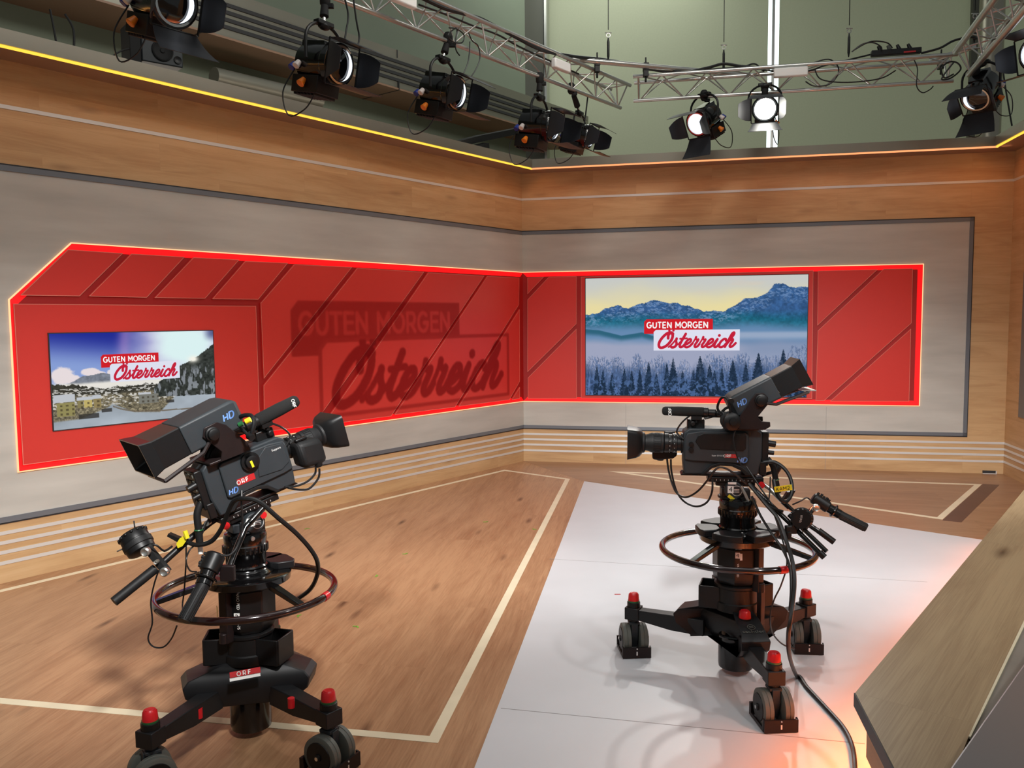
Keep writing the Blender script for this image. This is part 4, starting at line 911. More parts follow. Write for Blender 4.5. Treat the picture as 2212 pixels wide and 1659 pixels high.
fresnel(FPo(FL, -1.25, 968, 83), FPo(FL, -1.25, 958, 198), 122, -14, 'stage lamp third from the left, hanging over the middle of the left wall', doors=(-12, 2, 16, 8), scale=.97)
fresnel(FPo(FL, -1.25, 1166, 168), FPo(FL, -1.25, 1166, 272), 118, -10, 'stage lamp near the wall corner with its lamp lit, left one of the pair', doors=(-10, 2, 16, 8))
fresnel(FPo(FL, -1.22, 1234, 190), FPo(FL, -1.10, 1252, 292), 118, -16, 'stage lamp nearest the wall corner, partly hidden by the lamp beside it', doors=(-8, 4, 16, 10), scale=.85)
fresnel(FPo(FR, -.78, 1521, 205), FPo(FR, -.80, 1521, 258), -132, -28, 'stage lamp on the rear truss pointing down left with a glowing lens', 'lit', doors=(6, 45, 30, 10), side=1, scale=.93)
H7 = FPo(FR, -.80, 1652, 236)
fresnel(FPo(FR, -.78, 1652, 196), H7, math.degrees(math.atan2(-H7.x+.15, -H7.y)), -12, 'brightly shining stage lamp on the rear truss facing the viewer', 'on', doors=(-10, 22, 50, 22), side=1, scale=.9)
fresnel(FPo(FR, -1.0, 2108, 150), FPo(FR, -1.0, 2118, 196), -128, -42, 'stage lamp at the right corner pointing steeply down left', doors=(8, 30, 10, 30), side=1, scale=.95)
fresnel(FPo(FR, -1.9, 2262, 40), FPo(FR, -1.9, 2258, 112), -112, -12, 'stage lamp cut by the right edge of the picture', 'lit', doors=(12, 5, 20, 10), side=1, scale=.95)
spot('backlight_spot', FPo(FR, -.98, 1655, 242), (1.2, 1.5, .2), 190, 62, .6, (1, .97, .92), .06)
spot('backlight_spot', FPo(FR, -1.0, 1497, 275), (-.6, 2.6, 0), 150, 55, .6, (1, .97, .92), .06)

# ================================================================== CAMERA PEDESTALS
def text_mesh(parent, name, txt, size, Mx, m, bold=0., sx=1.):
    cu = bpy.data.curves.new(name, 'FONT'); cu.body = txt; cu.size = size; cu.offset = bold; cu.align_x = 'CENTER'; cu.align_y = 'CENTER'
    t = bpy.data.objects.new('tmp', cu); COL.objects.link(t); dg = bpy.context.evaluated_depsgraph_get(); dg.update()
    me = bpy.data.meshes.new_from_object(t.evaluated_get(dg)); bpy.data.objects.remove(t); me.name = name
    me.transform(Mx @ Matrix.Diagonal((sx, 1, 1, 1))); me.materials.clear(); me.materials.append(m)
    o = bpy.data.objects.new(name, me); COL.objects.link(o); o.parent = parent; return o
def face_matrix(pos, xdir, ydir):      # lettering plane: x reads along xdir, up along ydir
    x = Vector(xdir).normalized(); y = Vector(ydir); y = (y-x*y.dot(x)).normalized(); z = x.cross(y); p = Vector(pos)
    return Matrix(((x.x, y.x, z.x, p.x), (x.y, y.y, z.y, p.y), (x.z, y.z, z.z, p.z), (0, 0, 0, 1)))
def stroke_text(parent, name, txt, h, pos, xdir, ydir, m, wd=.2, slant=0., space=.1, center=True):
    st, W_ = word(txt, h, wd, slant, space); Mx = face_matrix(pos, xdir, ydir)
    if center: Mx = Mx @ Matrix.Translation((-W_/2, -h/2, 0))
    mb = MB(); strokes_mesh(mb, st, Mx, caps=True); return mb.build(name, m, parent, smooth=0)
def plate(parent, name, w_, h_, pos, xdir, ydir, m, th=.0012):
    Mx = face_matrix(pos, xdir, ydir); mb = MB(); mb.box((0, 0, -th/2), (w_, h_, th), Mx); return mb.build(name, m, parent, smooth=0)
def radial(a, r_, z=0.): return Vector((r_*math.cos(R(a)), r_*math.sin(R(a)), z))

def pedestal(loc, arms, label, number, cover_ang, tape_ang, weights, spokes, caster_rot, tray_ang, cs_=1.):
    root = empty('camera_pedestal', loc, label=label, cat='camera pedestal')
    mb = MB(); mb.lathe((0, 0, 0), (0, 0, 1), [(.026, .066), (.03, .076), (.045, .078), (.22, .078), (.24, .07)], 36); mb.build('lift_tube', M['blk_gloss'], root)
    # dolly cover: blunt three-pointed hull
    def ring(rr, hw, rn, z):
        out = []
        for a in cover_ang:
            d = radial(a, 1); n = Vector((-d.y, d.x, 0))
            out += [d*rr*cs_-n*hw+Vector((0, 0, z)), d*rr*cs_+n*hw+Vector((0, 0, z))]
        return out
    mb = MB(); mb.loft([ring(.20, .05, 0, .150), ring(.275, .062, 0, .205), ring(.285, .064, 0, .245), ring(.262, .058, 0, .268), ring(.15, .055, 0, .300), ring(.085, .045, 0, .312)])
    cv = mb.build('dolly_cover', M['blk_soft'], root, bevel=.004, smooth=30)
    mb = MB(); mb.torus((0, 0, .19), .10, .008, 24, 8, -60+cover_ang[0], 0+cover_ang[0], M=Matrix.Identity(4)); mb.build('pull_handle', M['blk_gloss'], cv)
    for i, (a, r_, hinge) in enumerate(arms):
        d = radial(a, 1); n = Vector((-d.y, d.x, 0)); h = Vector(hinge); e = d*r_; ln = (e-h).length; dd = (e-h).normalized(); nn = Vector((-dd.y, dd.x, 0))
        def sec(p, hw, z0, z1): return [p-nn*hw+Vector((0, 0, z0)), p+nn*hw+Vector((0, 0, z0)), p+nn*hw+Vector((0, 0, z1)), p-nn*hw+Vector((0, 0, z1))]
        mb = MB(); mb.loft([sec(h, .034, .150, .225), sec(h+dd*ln*.45, .030, .150, .222), sec(e-dd*.03, .028, .170, .218)])
        mb.loft([sec(e-dd*.034, .035, .168, .226), sec(e+dd*.034, .035, .168, .226)])
        arm = mb.build('arm', M['blk_soft'], root, bevel=.003, smooth=30)
        mb = MB(); mb.lathe(e+Vector((0, 0, .226)), e+Vector((0, 0, .3)), [(0, .031), (.022, .031), (.024, .027), (.027, .027)], 24); mb.build('cap_socket', M['blk'], arm)
        mb = MB(); mb.lathe(e+Vector((0, 0, .250)), e+Vector((0, 0, .3)), [(0, .0275), (.007, .028)], 24); mb.build('green_band', M['green'], arm, label='green ring under the red cap')
        mb = MB(); mb.lathe(e+Vector((0, 0, .257)), e+Vector((0, 0, .3)), [(0, .0265), (.028, .024), (.034, .020), (.033, .017), (.036, .015), (.0345, .008), (.036, .003)], 24); mb.build('red_cap', M['red_cap'], arm, label='red screw cap')
        # twin-wheel caster
        ca = caster_rot[i]; Cm = Matrix.Translation(e) @ Matrix.Rotation(R(ca), 4, 'Z')
        mb = MB(); mb.M = Cm; mb.cyl((0, 0, .145), (0, 0, .17), .02, n=16); mb.prism([(-.03, .150), (.03, .150), (.032, .10), (.012, .03), (-.012, .03), (-.032, .10)], -.016, .016, axis='x')
        mb.box((0, 0, .149), (.05, .05, .012)); cs = mb.build('caster', M['blk2'], root, bevel=.002)
        for sx in (-1, 1):
            mb = MB(); mb.M = Cm; x0 = sx*.020; x1 = sx*.060
            mb.lathe((x0, 0, .0725), (x0+sx*.1, 0, .0725), [(0, .062), (.003, .0705), (.018, .0715), (.020, .0695), (.022, .0715), (.036, .0705), (.040, .062)], 40); mb.build('wheel', M['rubber'], cs)
            mb = MB(); mb.M = Cm; mb.lathe((x1, 0, .0725), (x1+sx*.1, 0, .0725), [(-.001, .054), (.003, .052), (.004, .014), (.009, .013), (.010, .006)], 28); mb.build('hub_cap', M['blk'], cs)
            mb = MB(); mb.M = Cm; mb.cyl((x1+sx*.006, 0, .0725), (x1+sx*.013, 0, .0725), .007, n=12); mb.build('axle_bolt', M['chrome'], cs)
        mb = MB(); mb.M = Cm
        mb.prism([(-.072, .006), (.072, .006), (.078, .055), (.066, .058), (.06, .02), (-.06, .02), (-.066, .058), (-.078, .055)], -.068, -.062, axis='x'); mb.prism([(-.072, .006), (.072, .006), (.078, .055), (.066, .058), (.06, .02), (-.06, .02), (-.066, .058), (-.078, .055)], .062, .068, axis='x')
        mb.box((0, -.079, .030), (.134, .008, .050)); mb.box((0, .079, .030), (.134, .008, .050)); mb.build('cable_guard', M['brn_metal'], cs)
        mb = MB(); mb.M = Cm; mb.box((0, -.0835, .028), (.006, .002, .018)); mb.cyl((0, -.083, .05), (0, -.086, .05), .003, n=8); mb.build('guard_slot', M['strip'], cs, smooth=0)
    # open trays around the foot of the column
    for a in tray_ang:
        Tm = Matrix.Rotation(R(a), 4, 'Z') @ Matrix.Translation((.112, 0, .352)); mb = MB(); mb.M = Tm
        mb.box((.045, 0, 0), (.008, .115, .10)); mb.box((0, -.058, 0), (.09, .008, .10)); mb.box((0, .058, 0), (.09, .008, .10)); mb.box((0, 0, -.048), (.09, .115, .006))
        mb.build('weight_tray', M['blk'], root, bevel=.003)
    mb = MB(); mb.lathe((0, 0, 0), (0, 0, 1), [(.30, .100), (.335, .098), (.34, .092), (.40, .092), (.405, .098), (.415, .098), (.42, .090)], 36); mb.build('column_foot', M['blk'], root)
    mb = MB(); oct_ = lambda r_, z: [radial(22.5+45*k+cover_ang[0], r_, z) for k in range(8)]
    mb.loft([oct_(.088, .42), oct_(.104, .44), oct_(.108, .46), oct_(.108, .585), oct_(.098, .60)]); mb.build('column', M['blk'], root, bevel=.004, smooth=30)
    mb = MB(); mb.M = Matrix.Rotation(R(cover_ang[0]+38), 4, 'Z'); mb.box((.108, 0, .50), (.035, .04, .20)); mb.cyl((.125, 0, .40), (.125, 0, .44), .016, n=12)
    if number == '4': mb.box((.125, 0, .30), (.022, .030, .22))
    mb.build('column_lever', M['brn_metal'], root, bevel=.003)
    # ring platform with weights
    mb = MB(); mb.lathe((0, 0, 0), (0, 0, 1), [(.595, .12), (.605, .155), (.612, .165), (.635, .168), (.640, .160), (.640, .09)], 48); pf = mb.build('platform', M['blk_gloss'], root)
    for a in weights:
        pts = []
        for rr, aa in ((.088, -20), (.088, 20), (.120, 27), (.178, 22), (.184, 12), (.184, -12), (.178, -22), (.120, -27)):
            pts.append(radial(a+aa, rr))
        mb = MB(); mb.loft([[p+Vector((0, 0, z)) for p in pts] for z in (.638, .668)]); mb.build('trim_weight', M['blk_soft'], root, bevel=.004, smooth=30)
    # steering ring
    mb = MB(); mb.torus((0, 0, .566), .330, .0145, 96, 16); rg = mb.build('steering_ring', M['ring'], root)
    for a in spokes:
        p = radial(a, .15, .612); q = radial(a, .328, .568); d = (q-p).normalized(); n = Vector((-math.sin(R(a)), math.cos(R(a)), 0))
        mb = MB(); mb.loft([[p-n*.016-Vector((0, 0, .011)), p+n*.016-Vector((0, 0, .011)), p+n*.016+Vector((0, 0, .011)), p-n*.016+Vector((0, 0, .011))], [q-n*.013-Vector((0, 0, .009)), q+n*.013-Vector((0, 0, .009)), q+n*.013+Vector((0, 0, .009)), q-n*.013+Vector((0, 0, .009))]])
        mb.build('spoke', M['blk_gloss'], rg, bevel=.003)
    mb = MB(); mb.torus((0, 0, .566), .330, .0162, 6, 16, tape_ang-2.8, tape_ang+2.8); mb.build('red_tape', M['red_cap'], rg, label='red tape marker wrapped on the ring')
    # bowl and neck
    mb = MB(); mb.lathe((0, 0, 0), (0, 0, 1), [(.640, .104), (.645, .102), (.650, .086), (.656, .078), (.66, .076), (.668, .080), (.674, .075), (.715, .076), (.722, .082), (.752, .083), (.756, .079), (.785, .081), (.795, .077), (.802, .06)], 40)
    nk = mb.build('bowl_neck', M['blk_gloss'], root)
    mb = MB()
    for k in range(30):
        a = 12*k; p = radial(a, .0835, .737); mb.box((0, 0, 0), (.004, .006, .024), Matrix.Translation(p) @ Matrix.Rotation(R(a), 4, 'Z'))
    mb.build('locking_ring', M['blk'], nk, smooth=0)
    return root
M['ring'] = mat('dark_red_black_ring', srgb(34, 14, 14), .14, .2, coat=.8)
M['blk_soft'] = mat('satin_black', srgb(26, 26, 28), .42, .0, spec=.35, var=.1, vscale=14)
CR = Vector((0, -1, 0))
P2 = Vector((1.0, 3.63, 0)); P1 = Vector((-1.03, 3.12, 0))
ped2 = pedestal(P2, [(-88, .485, radial(-88, .14)), (152, .485, radial(152, .14)), (32, .475, radial(32, .14))], 'black camera pedestal standing on the white floor', '4', (-88, 152, 32), -72, (0, 60, 120, 180, 240, 300), (-140, -32, 90), (4, 3, -6), (160, 25, 95), .96)
ped1 = pedestal(P1, [(-117, .46, Vector((-.10, -.10, 0))), (-37, .46, Vector((.12, -.06, 0))), (95, .46, radial(95, .14))], 'black camera pedestal standing on the oak floor at left', '2', (205, 0, 98), -14, (38, 75), (-36, 205, 90), (-55, 62, 10), (190, -14, 85), .87)
# labels on the pedestals (planes facing the viewer)
def label_on(root, ang, r_, z, w_, h_, txt, m='white', ink='ink', bold=0., nm='number_label', th=None, rotated=False):
    d = radial(ang, 1); n = Vector((-d.y, d.x, 0)); p = d*r_+Vector((0, 0, z)); upv = Vector((0, 0, 1))
    pl_ = plate(root, nm, w_, h_, p, n, upv, M[m]); 
    x, y = (n, upv) if not rotated else (-upv, n)
    if txt: text_mesh(pl_, 'lettering', txt, h_*.95 if not rotated else w_*.9, face_matrix(p+d*.0008, x, y), M[ink], bold)
    return pl_
label_on(ped2, -104, .1085, .566, .020, .026, '4'); label_on(ped2, -96, .1085, .560, .010, .030, '')
label_on(ped1, -93, .1088, .500, .022, .028, '2')
text_mesh(ped2, 'model_lettering', '2-75', .014, face_matrix(radial(-80, .1085, .50), (0, 0, -1), (1, .1, 0)), M['white'])
text_mesh(ped2, 'model_lettering', 'VARIO PED', .012, face_matrix(radial(-103, .1085, .50), (0, 0, -1), (1, -.1, 0)), M['white'])
text_mesh(ped1, 'model_lettering', 'VARIO PED', .015, face_matrix(radial(-90, .1088, .565), (0, 0, -1), (1, 0, 0)), M['white'])
text_mesh(ped1, 'model_lettering', '2-75', .015, face_matrix(radial(-90, .1088, .465), (0, 0, -1), (1, 0, 0)), M['white'])
label_on(ped1, -155, .112, .49, .022, .06, '', 'yellow', nm='yellow_label')
# maker's mark on the front plate of the right pedestal
d = radial(-88, 1); n_ = Vector((-d.y, d.x, 0)); slope = (d*.112+Vector((0, 0, -.032))).normalized()
pm = Vector((d.x*.215, d.y*.215, .2835))
text_mesh(ped2, 'maker_lettering', 'sachtler', .024, face_matrix(pm+slope*.022, n_, -slope), M['rubber'], 0, 1.25)
mb = MB(); mb.M = face_matrix(pm-slope*.008, n_, -slope); mb.torus((0, 0, 0), .016, .0012, 28, 6); mb.box((0, .004, 0), (.018, .003, .001)); mb.box((0, -.004, 0), (.018, .003, .001)); mb.build('maker_emblem', M['rubber'], ped2)
# fourth red cap on the cover of the right pedestal, two on the left one's arms
mb = MB(); c = Vector((.000, -.135, .279)); mb.lathe(c, c+Vector((0, 0, 1)), [(0, .030), (.022, .030)], 24); o = mb.build('cap_socket', M['blk'], ped2)
mb = MB(); mb.lathe(c+Vector((0, 0, .022)), c+Vector((0, 0, 1)), [(0, .0265), (.026, .024), (.032, .018), (.033, .004)], 24); mb.build('red_cap', M['red_cap'], o, label='red screw cap')
for (px, py) in ((430, 1540), (629, 1518)):
    p = aty(px, py, 2.90)-P1; mb = MB(); mb.cyl(p-Vector((0, 0, .018)), p+Vector((0, 0, .018)), .0125, n=18); mb.build('red_stop', M['red_cap'], ped1, label='red stop knob')
# station sticker on the left pedestal
fd = radial(-77.5, 1); sn = Vector((-fd.y, fd.x, 0)); sp_ = Vector((-.012, -.182, .243))
sx_ = (Vector((.285*math.cos(R(0)), .285*math.sin(R(0))-.064, 0))-Vector((.285*math.cos(R(205))+.03, .285*math.sin(R(205))-.06, 0))).normalized()
q1 = aty(498, 1466, 2.94)-P1; q2 = aty(562, 1454, 2.97)-P1; xx = (q2-q1).normalized()
plate(ped1, 'station_sticker', .108, .020, (q1+q2)/2+Vector((0, -.002, .014)), xx, (0, .35, 1), M['orf_red']); plate(ped1, 'station_sticker', .108, .012, (q1+q2)/2+Vector((0, -.004, -.003)), xx, (0, .35, 1), M['white'])
stroke_text(ped1, 'station_lettering', 'ORF', .014, (q1+q2)/2+Vector((0, -.0045, .0145)), xx, (0, .35, 1), M['white'], .22, 0, .45)

# ================================================================== FLUID HEADS + CAMERAS
def RM(pos, az, pitch): return Matrix.Translation(pos) @ Matrix.Rotation(math.pi/2-R(az), 4, 'Z') @ Matrix.Rotation(-R(pitch), 4, 'Y')
def fluid_head(pos, az, pitch, label, number, side):
    root = empty('tripod_head', (pos[0], pos[1], 0), label=label, cat='tripod head'); o3 = Vector((pos[0], pos[1], 0))
    B = Matrix.Rotation(math.pi/2-R(az), 4, 'Z'); T = Matrix.Translation((0, 0, pos[2])) @ Matrix.Rotation(math.pi/2-R(az), 4, 'Z') @ Matrix.Rotation(-R(pitch), 4, 'Y')
    mb = MB(); mb.M = B; mb.lathe((0, 0, .795), (0, 0, 1), [(0, .062), (.008, .064), (.012, .060)], 32); mb.box((0, 0, .815), (.10, .085, .06)); mb.build('base_block', M['blk'], root, bevel=.008)
    mb = MB(); mb.M = B; mb.cyl((0, -.062, .838), (0, .062, .838), .040, n=32); mb.box((-.05, .0, .82), (.05, .07, .035)); br = mb.build('tilt_drum', M['blk2'], root, bevel=.004)
    mb = MB(); mb.M = T; mb.box((-.01, 0, -.012), (.24, .085, .024)); mb.box((-.01, 0, -.032), (.17, .07, .02)); mb.build('top_plate', M['blk'], root, bevel=.004)
    mb = MB(); mb.M = T
    for k in range(10): mb.box((-.08+.017*k, side*.0430, -.014), (.002, .0012, .006))
    mb.build('scale_marks', M['strip'], root, smooth=0)
    mb = MB(); mb.M = T; mb.cyl((-.12, side*.03, -.03), (-.12, side*.055, -.03), .014, n=16); mb.build('red_knob', M['red_cap'], root, label='small red knob')
    sd = B.to_3x3() @ Vector((0, side, 0)); fx = B.to_3x3() @ Vector((-side, 0, 0)); c = Vector((0, 0, .838))+sd*.0628
    mb = MB(); mb.M = face_matrix(c, fx, (0, 0, 1)); mb.torus((.012, 0, 0), .022, .0012, 28, 6)
    for k in (-1, 0, 1): mb.box((.012, .006*k, 0), (.022, .0022, .001))
    mb.build('emblem', M['strip'], br)
    p = c+sd*.0012+fx*-.014+Vector((0, 0, .006)); pl_ = plate(root, 'number_label', .026, .032, p, fx, (0, 0, 1), M['white']); text_mesh(pl_, 'lettering', number, .032, face_matrix(p+sd*.0008, fx, (0, 0, 1)), M['ink'])
    if number == '4':
        p = c+fx*-.008+Vector((0, 0, .034)); plate(root, 'small_label', .036, .010, p+sd*.001, fx, (0, 0, 1), M['white'])
        p = c+fx*-.012+Vector((0, 0, -.030)); plate(root, 'yellow_label', .030, .014, p+sd*.002, (fx+Vector((0, 0, -.8))), (0, 0, 1), M['yellow'])
    else:
        mb = MB(); p = c+fx*.030+Vector((0, 0, .028)); mb.cyl(p-sd*.01, p+sd*.012, .013, n=16); mb.build('red_knob', M['red_cap'], root, label='round red knob')
    mb = MB(); mb.M = B; mb.tube([(-.03, side*.065, .86), (-.045, side*.07, .83), (-.06, side*.072, .795)], .007, 8); mb.cyl((-.02, side*.06, .79), (-.02, side*.085, .785), .008, n=10); mb.build('drag_lever', M['alu'], root)
    return root
HD2 = (1.0-.05, 3.65, .895); HD1 = (-1.02, 3.13, .905)
AZ2, PT2, AZ1, PT1 = -82, 0.5, 48, 15
head2 = fluid_head((HD2[0]+.03, HD2[1], HD2[2]), AZ2, PT2, 'black tripod head numbered 4 under the right camera', '4', 1)
head1 = fluid_head(HD1, AZ1, PT1, 'black tripod head numbered 2 under the left camera', '2', -1)

def studio_camera(pos, az, pitch, label, vf, side, kind):
    root = empty('broadcast_camera', pos, label=label, cat='camera'); root.matrix_world = RM(pos, az, pitch)
    # wedge plate and body
    mb = MB(); mb.prism([(-.13, .004), (.20, .004), (.19, .014), (-.12, .014)], -.045, .045, axis='y'); mb.build('mounting_plate', M['blk'], root, bevel=.002)
    prof = [(.185, .014), (.190, .06), (.190, .198), (.165, .216), (-.128, .216), (-.146, .200), (-.146, .09), (-.130, .014), (-.085, .014), (-.062, .040), (-.02, .056), (.03, .058), (.07, .046), (.100, .014)]
    mb = MB(); mb.prism(prof, -.058, .058, axis='y'); mb.build('body', M['blk2'], root, bevel=.006)
    # shoulder arch
    mb = MB(); ps = [(.115, .014), (.098, .03), (.072, .056), (.03, .070), (-.02, .068), (-.062, .052), (-.09, .028), (-.10, .014), (-.078, .014), (-.055, .036), (-.02, .052), (.03, .054), (.066, .042), (.088, .022), (.094, .014)]
    mb.prism(ps, -.066, .066, axis='y'); mb.build('shoulder_pad', M['rubber_dk'], root, bevel=.003)
    for sg in (-1, 1):
        cov = [(.186, .080), (.186, .172), (.176, .196), (.120, .206), (-.072, .206), (-.086, .196), (-.088, .074), (-.078, .066), (.150, .074)]
        mb = MB(); mb.prism(cov, sg*.058, sg*.070, axis='y'); cv = mb.build('side_cover', M['blk2'], root, bevel=.004)
        if sg == side:
            door = [(.130, .186), (.140, .160), (.118, .128), (-.064, .122), (-.076, .134), (-.076, .190), (-.066, .198), (.105, .198)] if kind == 2 else [(.10, .20), (.170, .190), (.176, .110), (.14, .092), (.045, .10), (.06, .17)]
            mb = MB(); mb.prism(door, sg*.0695, sg*.0735, axis='y'); mb.build('inset_panel', M['blk'] if kind == 2 else M['blk2'], cv, bevel=.003)
            fx = (-sg, 0, 0); y = sg*.0708
            if kind == 2:
                plate(cv, 'sticker', .050, .017, (-.012, y+.0006, .100), fx, (0, 0, 1), M['orf_red']); stroke_text(cv, 'lettering', 'ORF', .0105, (.0005, y+.0014, .100), fx, (0, 0, 1), M['white'], .26, 0, .25)
                stroke_text(cv, 'lettering', 'HD', .0095, (-.0255, y+.0014, .100), fx, (0, 0, 1), M['red_edge_dk'], .14)
                stroke_text(cv, 'format_lettering', 'HD', .021, (-.062, y+.0006, .083), fx, (-.3*sg*-1*-1, 0, 1), M['hd_blue'], .24, .28, .12)
                text_mesh(cv, 'model_lettering', 'Super 2/3 CCD', .0085, face_matrix((.042, y+.0004, .100), fx, (0, 0, 1)), M['white'])
                for zz in (.148, .124): mb = MB(); mb.cyl((.158, sg*.068, zz), (.158, sg*.078, zz), .011, n=18); mb.cyl((.158, sg*.077, zz), (.158, sg*.080, zz), .007, n=14); mb.build('filter_knob', M['blk'], cv)
            else:
                plate(cv, 'sticker', .070, .024, (-.004, y-.0006, .112), fx, (0, 0, 1), M['orf_red']); stroke_text(cv, 'lettering', 'ORF', .0145, (-.016, y-.0016, .112), fx, (0, 0, 1), M['white'], .24, 0, .3)
                stroke_text(cv, 'format_lettering', 'HD', .019, (-.062, y-.0010, .090), fx, (0, 0, 1), M['hd_blue'], .24, .28, .12)
                text_mesh(cv, 'model_lettering', 'Support', .012, face_matrix((.140, -.0742, .178), fx, (0, 0, 1)), M['white'])
                mb = MB(); mb.lathe((.028, -.070, .172), (.028, -.12, .172), [(0, .036), (.012, .036), (.013, .026), (.026, .024), (.028, .018)], 28); mb.build('control_dial', M['blk'], cv)
                plate(cv, 'yellow_label', .009, .026, (.024, -.0985, .166), (1, 0, .12), (0, 0, 1), M['yellow'])
    # rear connectors
    mb = MB(); mb.box((-.160, 0, .130), (.03, .10, .15)); mb.box((-.152, 0, .045), (.03, .11, .06)); mb.build('rear_block', M['blk'], root, bevel=.004)
    mb = MB()
    for i in range(5):
        for j in (-1, 0, 1): mb.box((-.1765, j*.028, .085+.026*i), (.004, .018, .012))
    mb.build('rear_controls', M['rubber'], root, smooth=0)
    mb = MB(); mb.cyl((-.174, side*.035, .155), (-.206, side*.035, .150), .014, n=12); mb.cyl((-.174, side*.04, .115), (-.199, side*.04, .112), .010, n=12); mb.build('rear_knob', M['blk'], root)
    mb = MB(); mb.tube([(-.174, side*.03, .085), (-.199, side*.03, .05), (-.212, side*.03, -.01), (-.224, side*.03, -.065)], .013, 12, 5); mb.build('cable_plug', M['rubber_dk'], root)
    mb = MB(); mb.tube([(-.224, side*.03, -.065), (-.230, side*.03, -.095)], .009, 10); mb.build('cable_collar', M['white'], root)
    mb = MB(); mb.torus((0, 0, 0), .0135, .003, 16, 6, M=Matrix.Translation((-.2115, side*.03, -.008)) @ Matrix.Rotation(R(15), 4, 'Y')); mb.build('green_band', M['green'], root)
    # lens
    LZ = .142
    ln = empty('lens', (0, 0, 0)); bpy.data.objects.remove(ln)
    mb = MB(); mb.lathe((.185, 0, LZ), (1, 0, LZ), [(0, .046), (.012, .046), (.014, .036), (.03, .036), (.032, .043), (.05, .043), (.053, .040), (.066, .040), (.069, .043), (.085, .043), (.09, .038)], 36); lens = mb.build('lens', M['blk'], root)
    mb = MB(); mb.lathe((.270, 0, LZ), (1, 0, LZ), [(0, .036), (.006, .044), (.016, .045), (.018, .043), (.048, .043), (.050, .045), (.060, .044), (.075, .038), (.085, .036), (.090, .046), (.112, .050)], 36); mb.build('zoom_barrel', M['rubber_dk'], lens)
    mb = MB()
    for k in range(26):
        a = 2*math.pi*k/26; mb.box((0, 0, 0), (.026, .006, .003), Matrix.Translation((.303, .0435*math.sin(a), LZ+.0435*math.cos(a))) @ Matrix.Rotation(-a, 4, 'X'))
    mb.build('grip_ribs', M['rubber_dk'], lens, smooth=0)
    mb = MB()
    for k in range(14):
        a = R(-60+side*90+k*14); mb.box((0, 0, 0), (.0015, .004, .0012), Matrix.Translation((.2285+.02*(k % 2), -.0432*math.sin(-a), LZ+.0432*math.cos(a))) @ Matrix.Rotation(-a, 4, 'X'))
    mb.build('scale_marks', M['white'], lens, smooth=0)
    def rr(w_, h_, x, c=.25, n=4):
        out = []
        rad = c*min(w_, h_)
        for qx, qz, a0 in ((1, 1, 0), (-1, 1, 90), (-1, -1, 180), (1, -1, 270)):
            for k in range(n+1): a = R(a0+90*k/n); out.append(Vector((x, qx*(w_-rad)+rad*math.cos(a), LZ+qz*(h_-rad)+rad*math.sin(a))))
        return out
    mb = MB(); rs = [rr(.048, .048, .368, .95), rr(.066, .058, .380, .5), rr(.080, .062, .398, .3), rr(.092, .068, .436, .2), rr(.088, .064, .436, .2), rr(.070, .052, .400, .3), rr(.044, .040, .384, .9)]
    mb.loft(rs, caps=False); mb.build('lens_hood', M['blk'], lens, smooth=35)
    mb = MB(); mb.lathe((.384, 0, LZ), (1, 0, LZ), [(-.004, .044), (.0, .040), (.004, .02), (.005, .002)], 28); mb.build('front_glass', M['glass'], lens)
    # servo grip on the operator's right side of the lens
    mb = MB(); G = [[Vector((x, y*ky-.0, z*kz+dz)) for y, z in ((-.035, .048), (-.085, .050), (-.104, .035), (-.106, -.045), (-.090, -.062), (-.035, -.060))] for x, ky, kz, dz in ((.212, .85, .8, LZ-.016), (.230, 1., 1., LZ-.018), (.295, 1., 1., LZ-.026), (.322, .9, .85, LZ-.032))]
    mb.loft(G); sv = mb.build('servo_grip', M['rubber_dk'], lens, bevel=.008)
    mb = MB(); mb.box((.245, -.075, LZ+.036), (.05, .02, .012)); mb.build('rocker', M['blk'], sv, bevel=.004)
    mb = MB(); mb.cyl((.285, -.085, LZ-.095), (.285, -.085, LZ-.07), .016, n=14); mb.build('thumb_button', M['blk'], sv, bevel=.003)
    # handle, microphone, front block
    mb = MB(); mb.box((.135, 0, .232), (.075, .05, .04)); mb.cyl((.135, 0, .235), (.135, 0, .268), .014, n=12); mb.cyl((.150, -.05, .236), (.150, .05, .236), .012, n=12); mb.build('handle_block', M['blk'], root, bevel=.004)
    mb = MB(); mb.tube([(.150, 0, .268), (.10, 0, .270), (.0, 0, .270), (-.055, 0, .262), (-.085, 0, .24), (-.095, 0, .214)], .0115, 10, 4); mb.tube([(.02, 0, .268), (.01, 0, .24), (.0, 0, .214)], .010, 8); mb.build('handle', M['blk'], root)
    mr = 1. if kind == 2 else 1.2; my, mz = (side*.035, .290 if kind == 2 else .300); tilt = .0 if kind == 2 else .02
    mic = empty('mic', (0, 0, 0)); bpy.data.objects.remove(mic)
    mt, mn = (.285, .105) if kind == 2 else (.300, .115)
    mb = MB(); mb.lathe((mn, my, mz-.002), (mt, my, mz+tilt), [(0, .019*mr), (.006, .021*mr), (.10, .0215*mr), ((mt-mn)-.012, .0195*mr), ((mt-mn)-.003, .015*mr), ((mt-mn), .006)], 24); mc = mb.build('microphone', M['foam'], root)
    mb = MB(); mb.lathe((mn, my, mz-.002), (-.03, my, mz-.012), [(-.002, .012), (.0, .022), (.018, .022), (.022, .016), (.05, .018), (.055, .011), (.10, .010), (.105, .013), (.12, .013)], 18); mb.box((mn+.03, my, mz-.028), (.045, .03, .016)); mb.cyl((mn+.03, my, mz-.05), (mn+.03, my, mz-.02), .008, n=10); mb.build('mic_holder', M['blk'], mc)
    fy = my+side*.0212*mr; md = Vector((1, 0, tilt*5)).normalized()
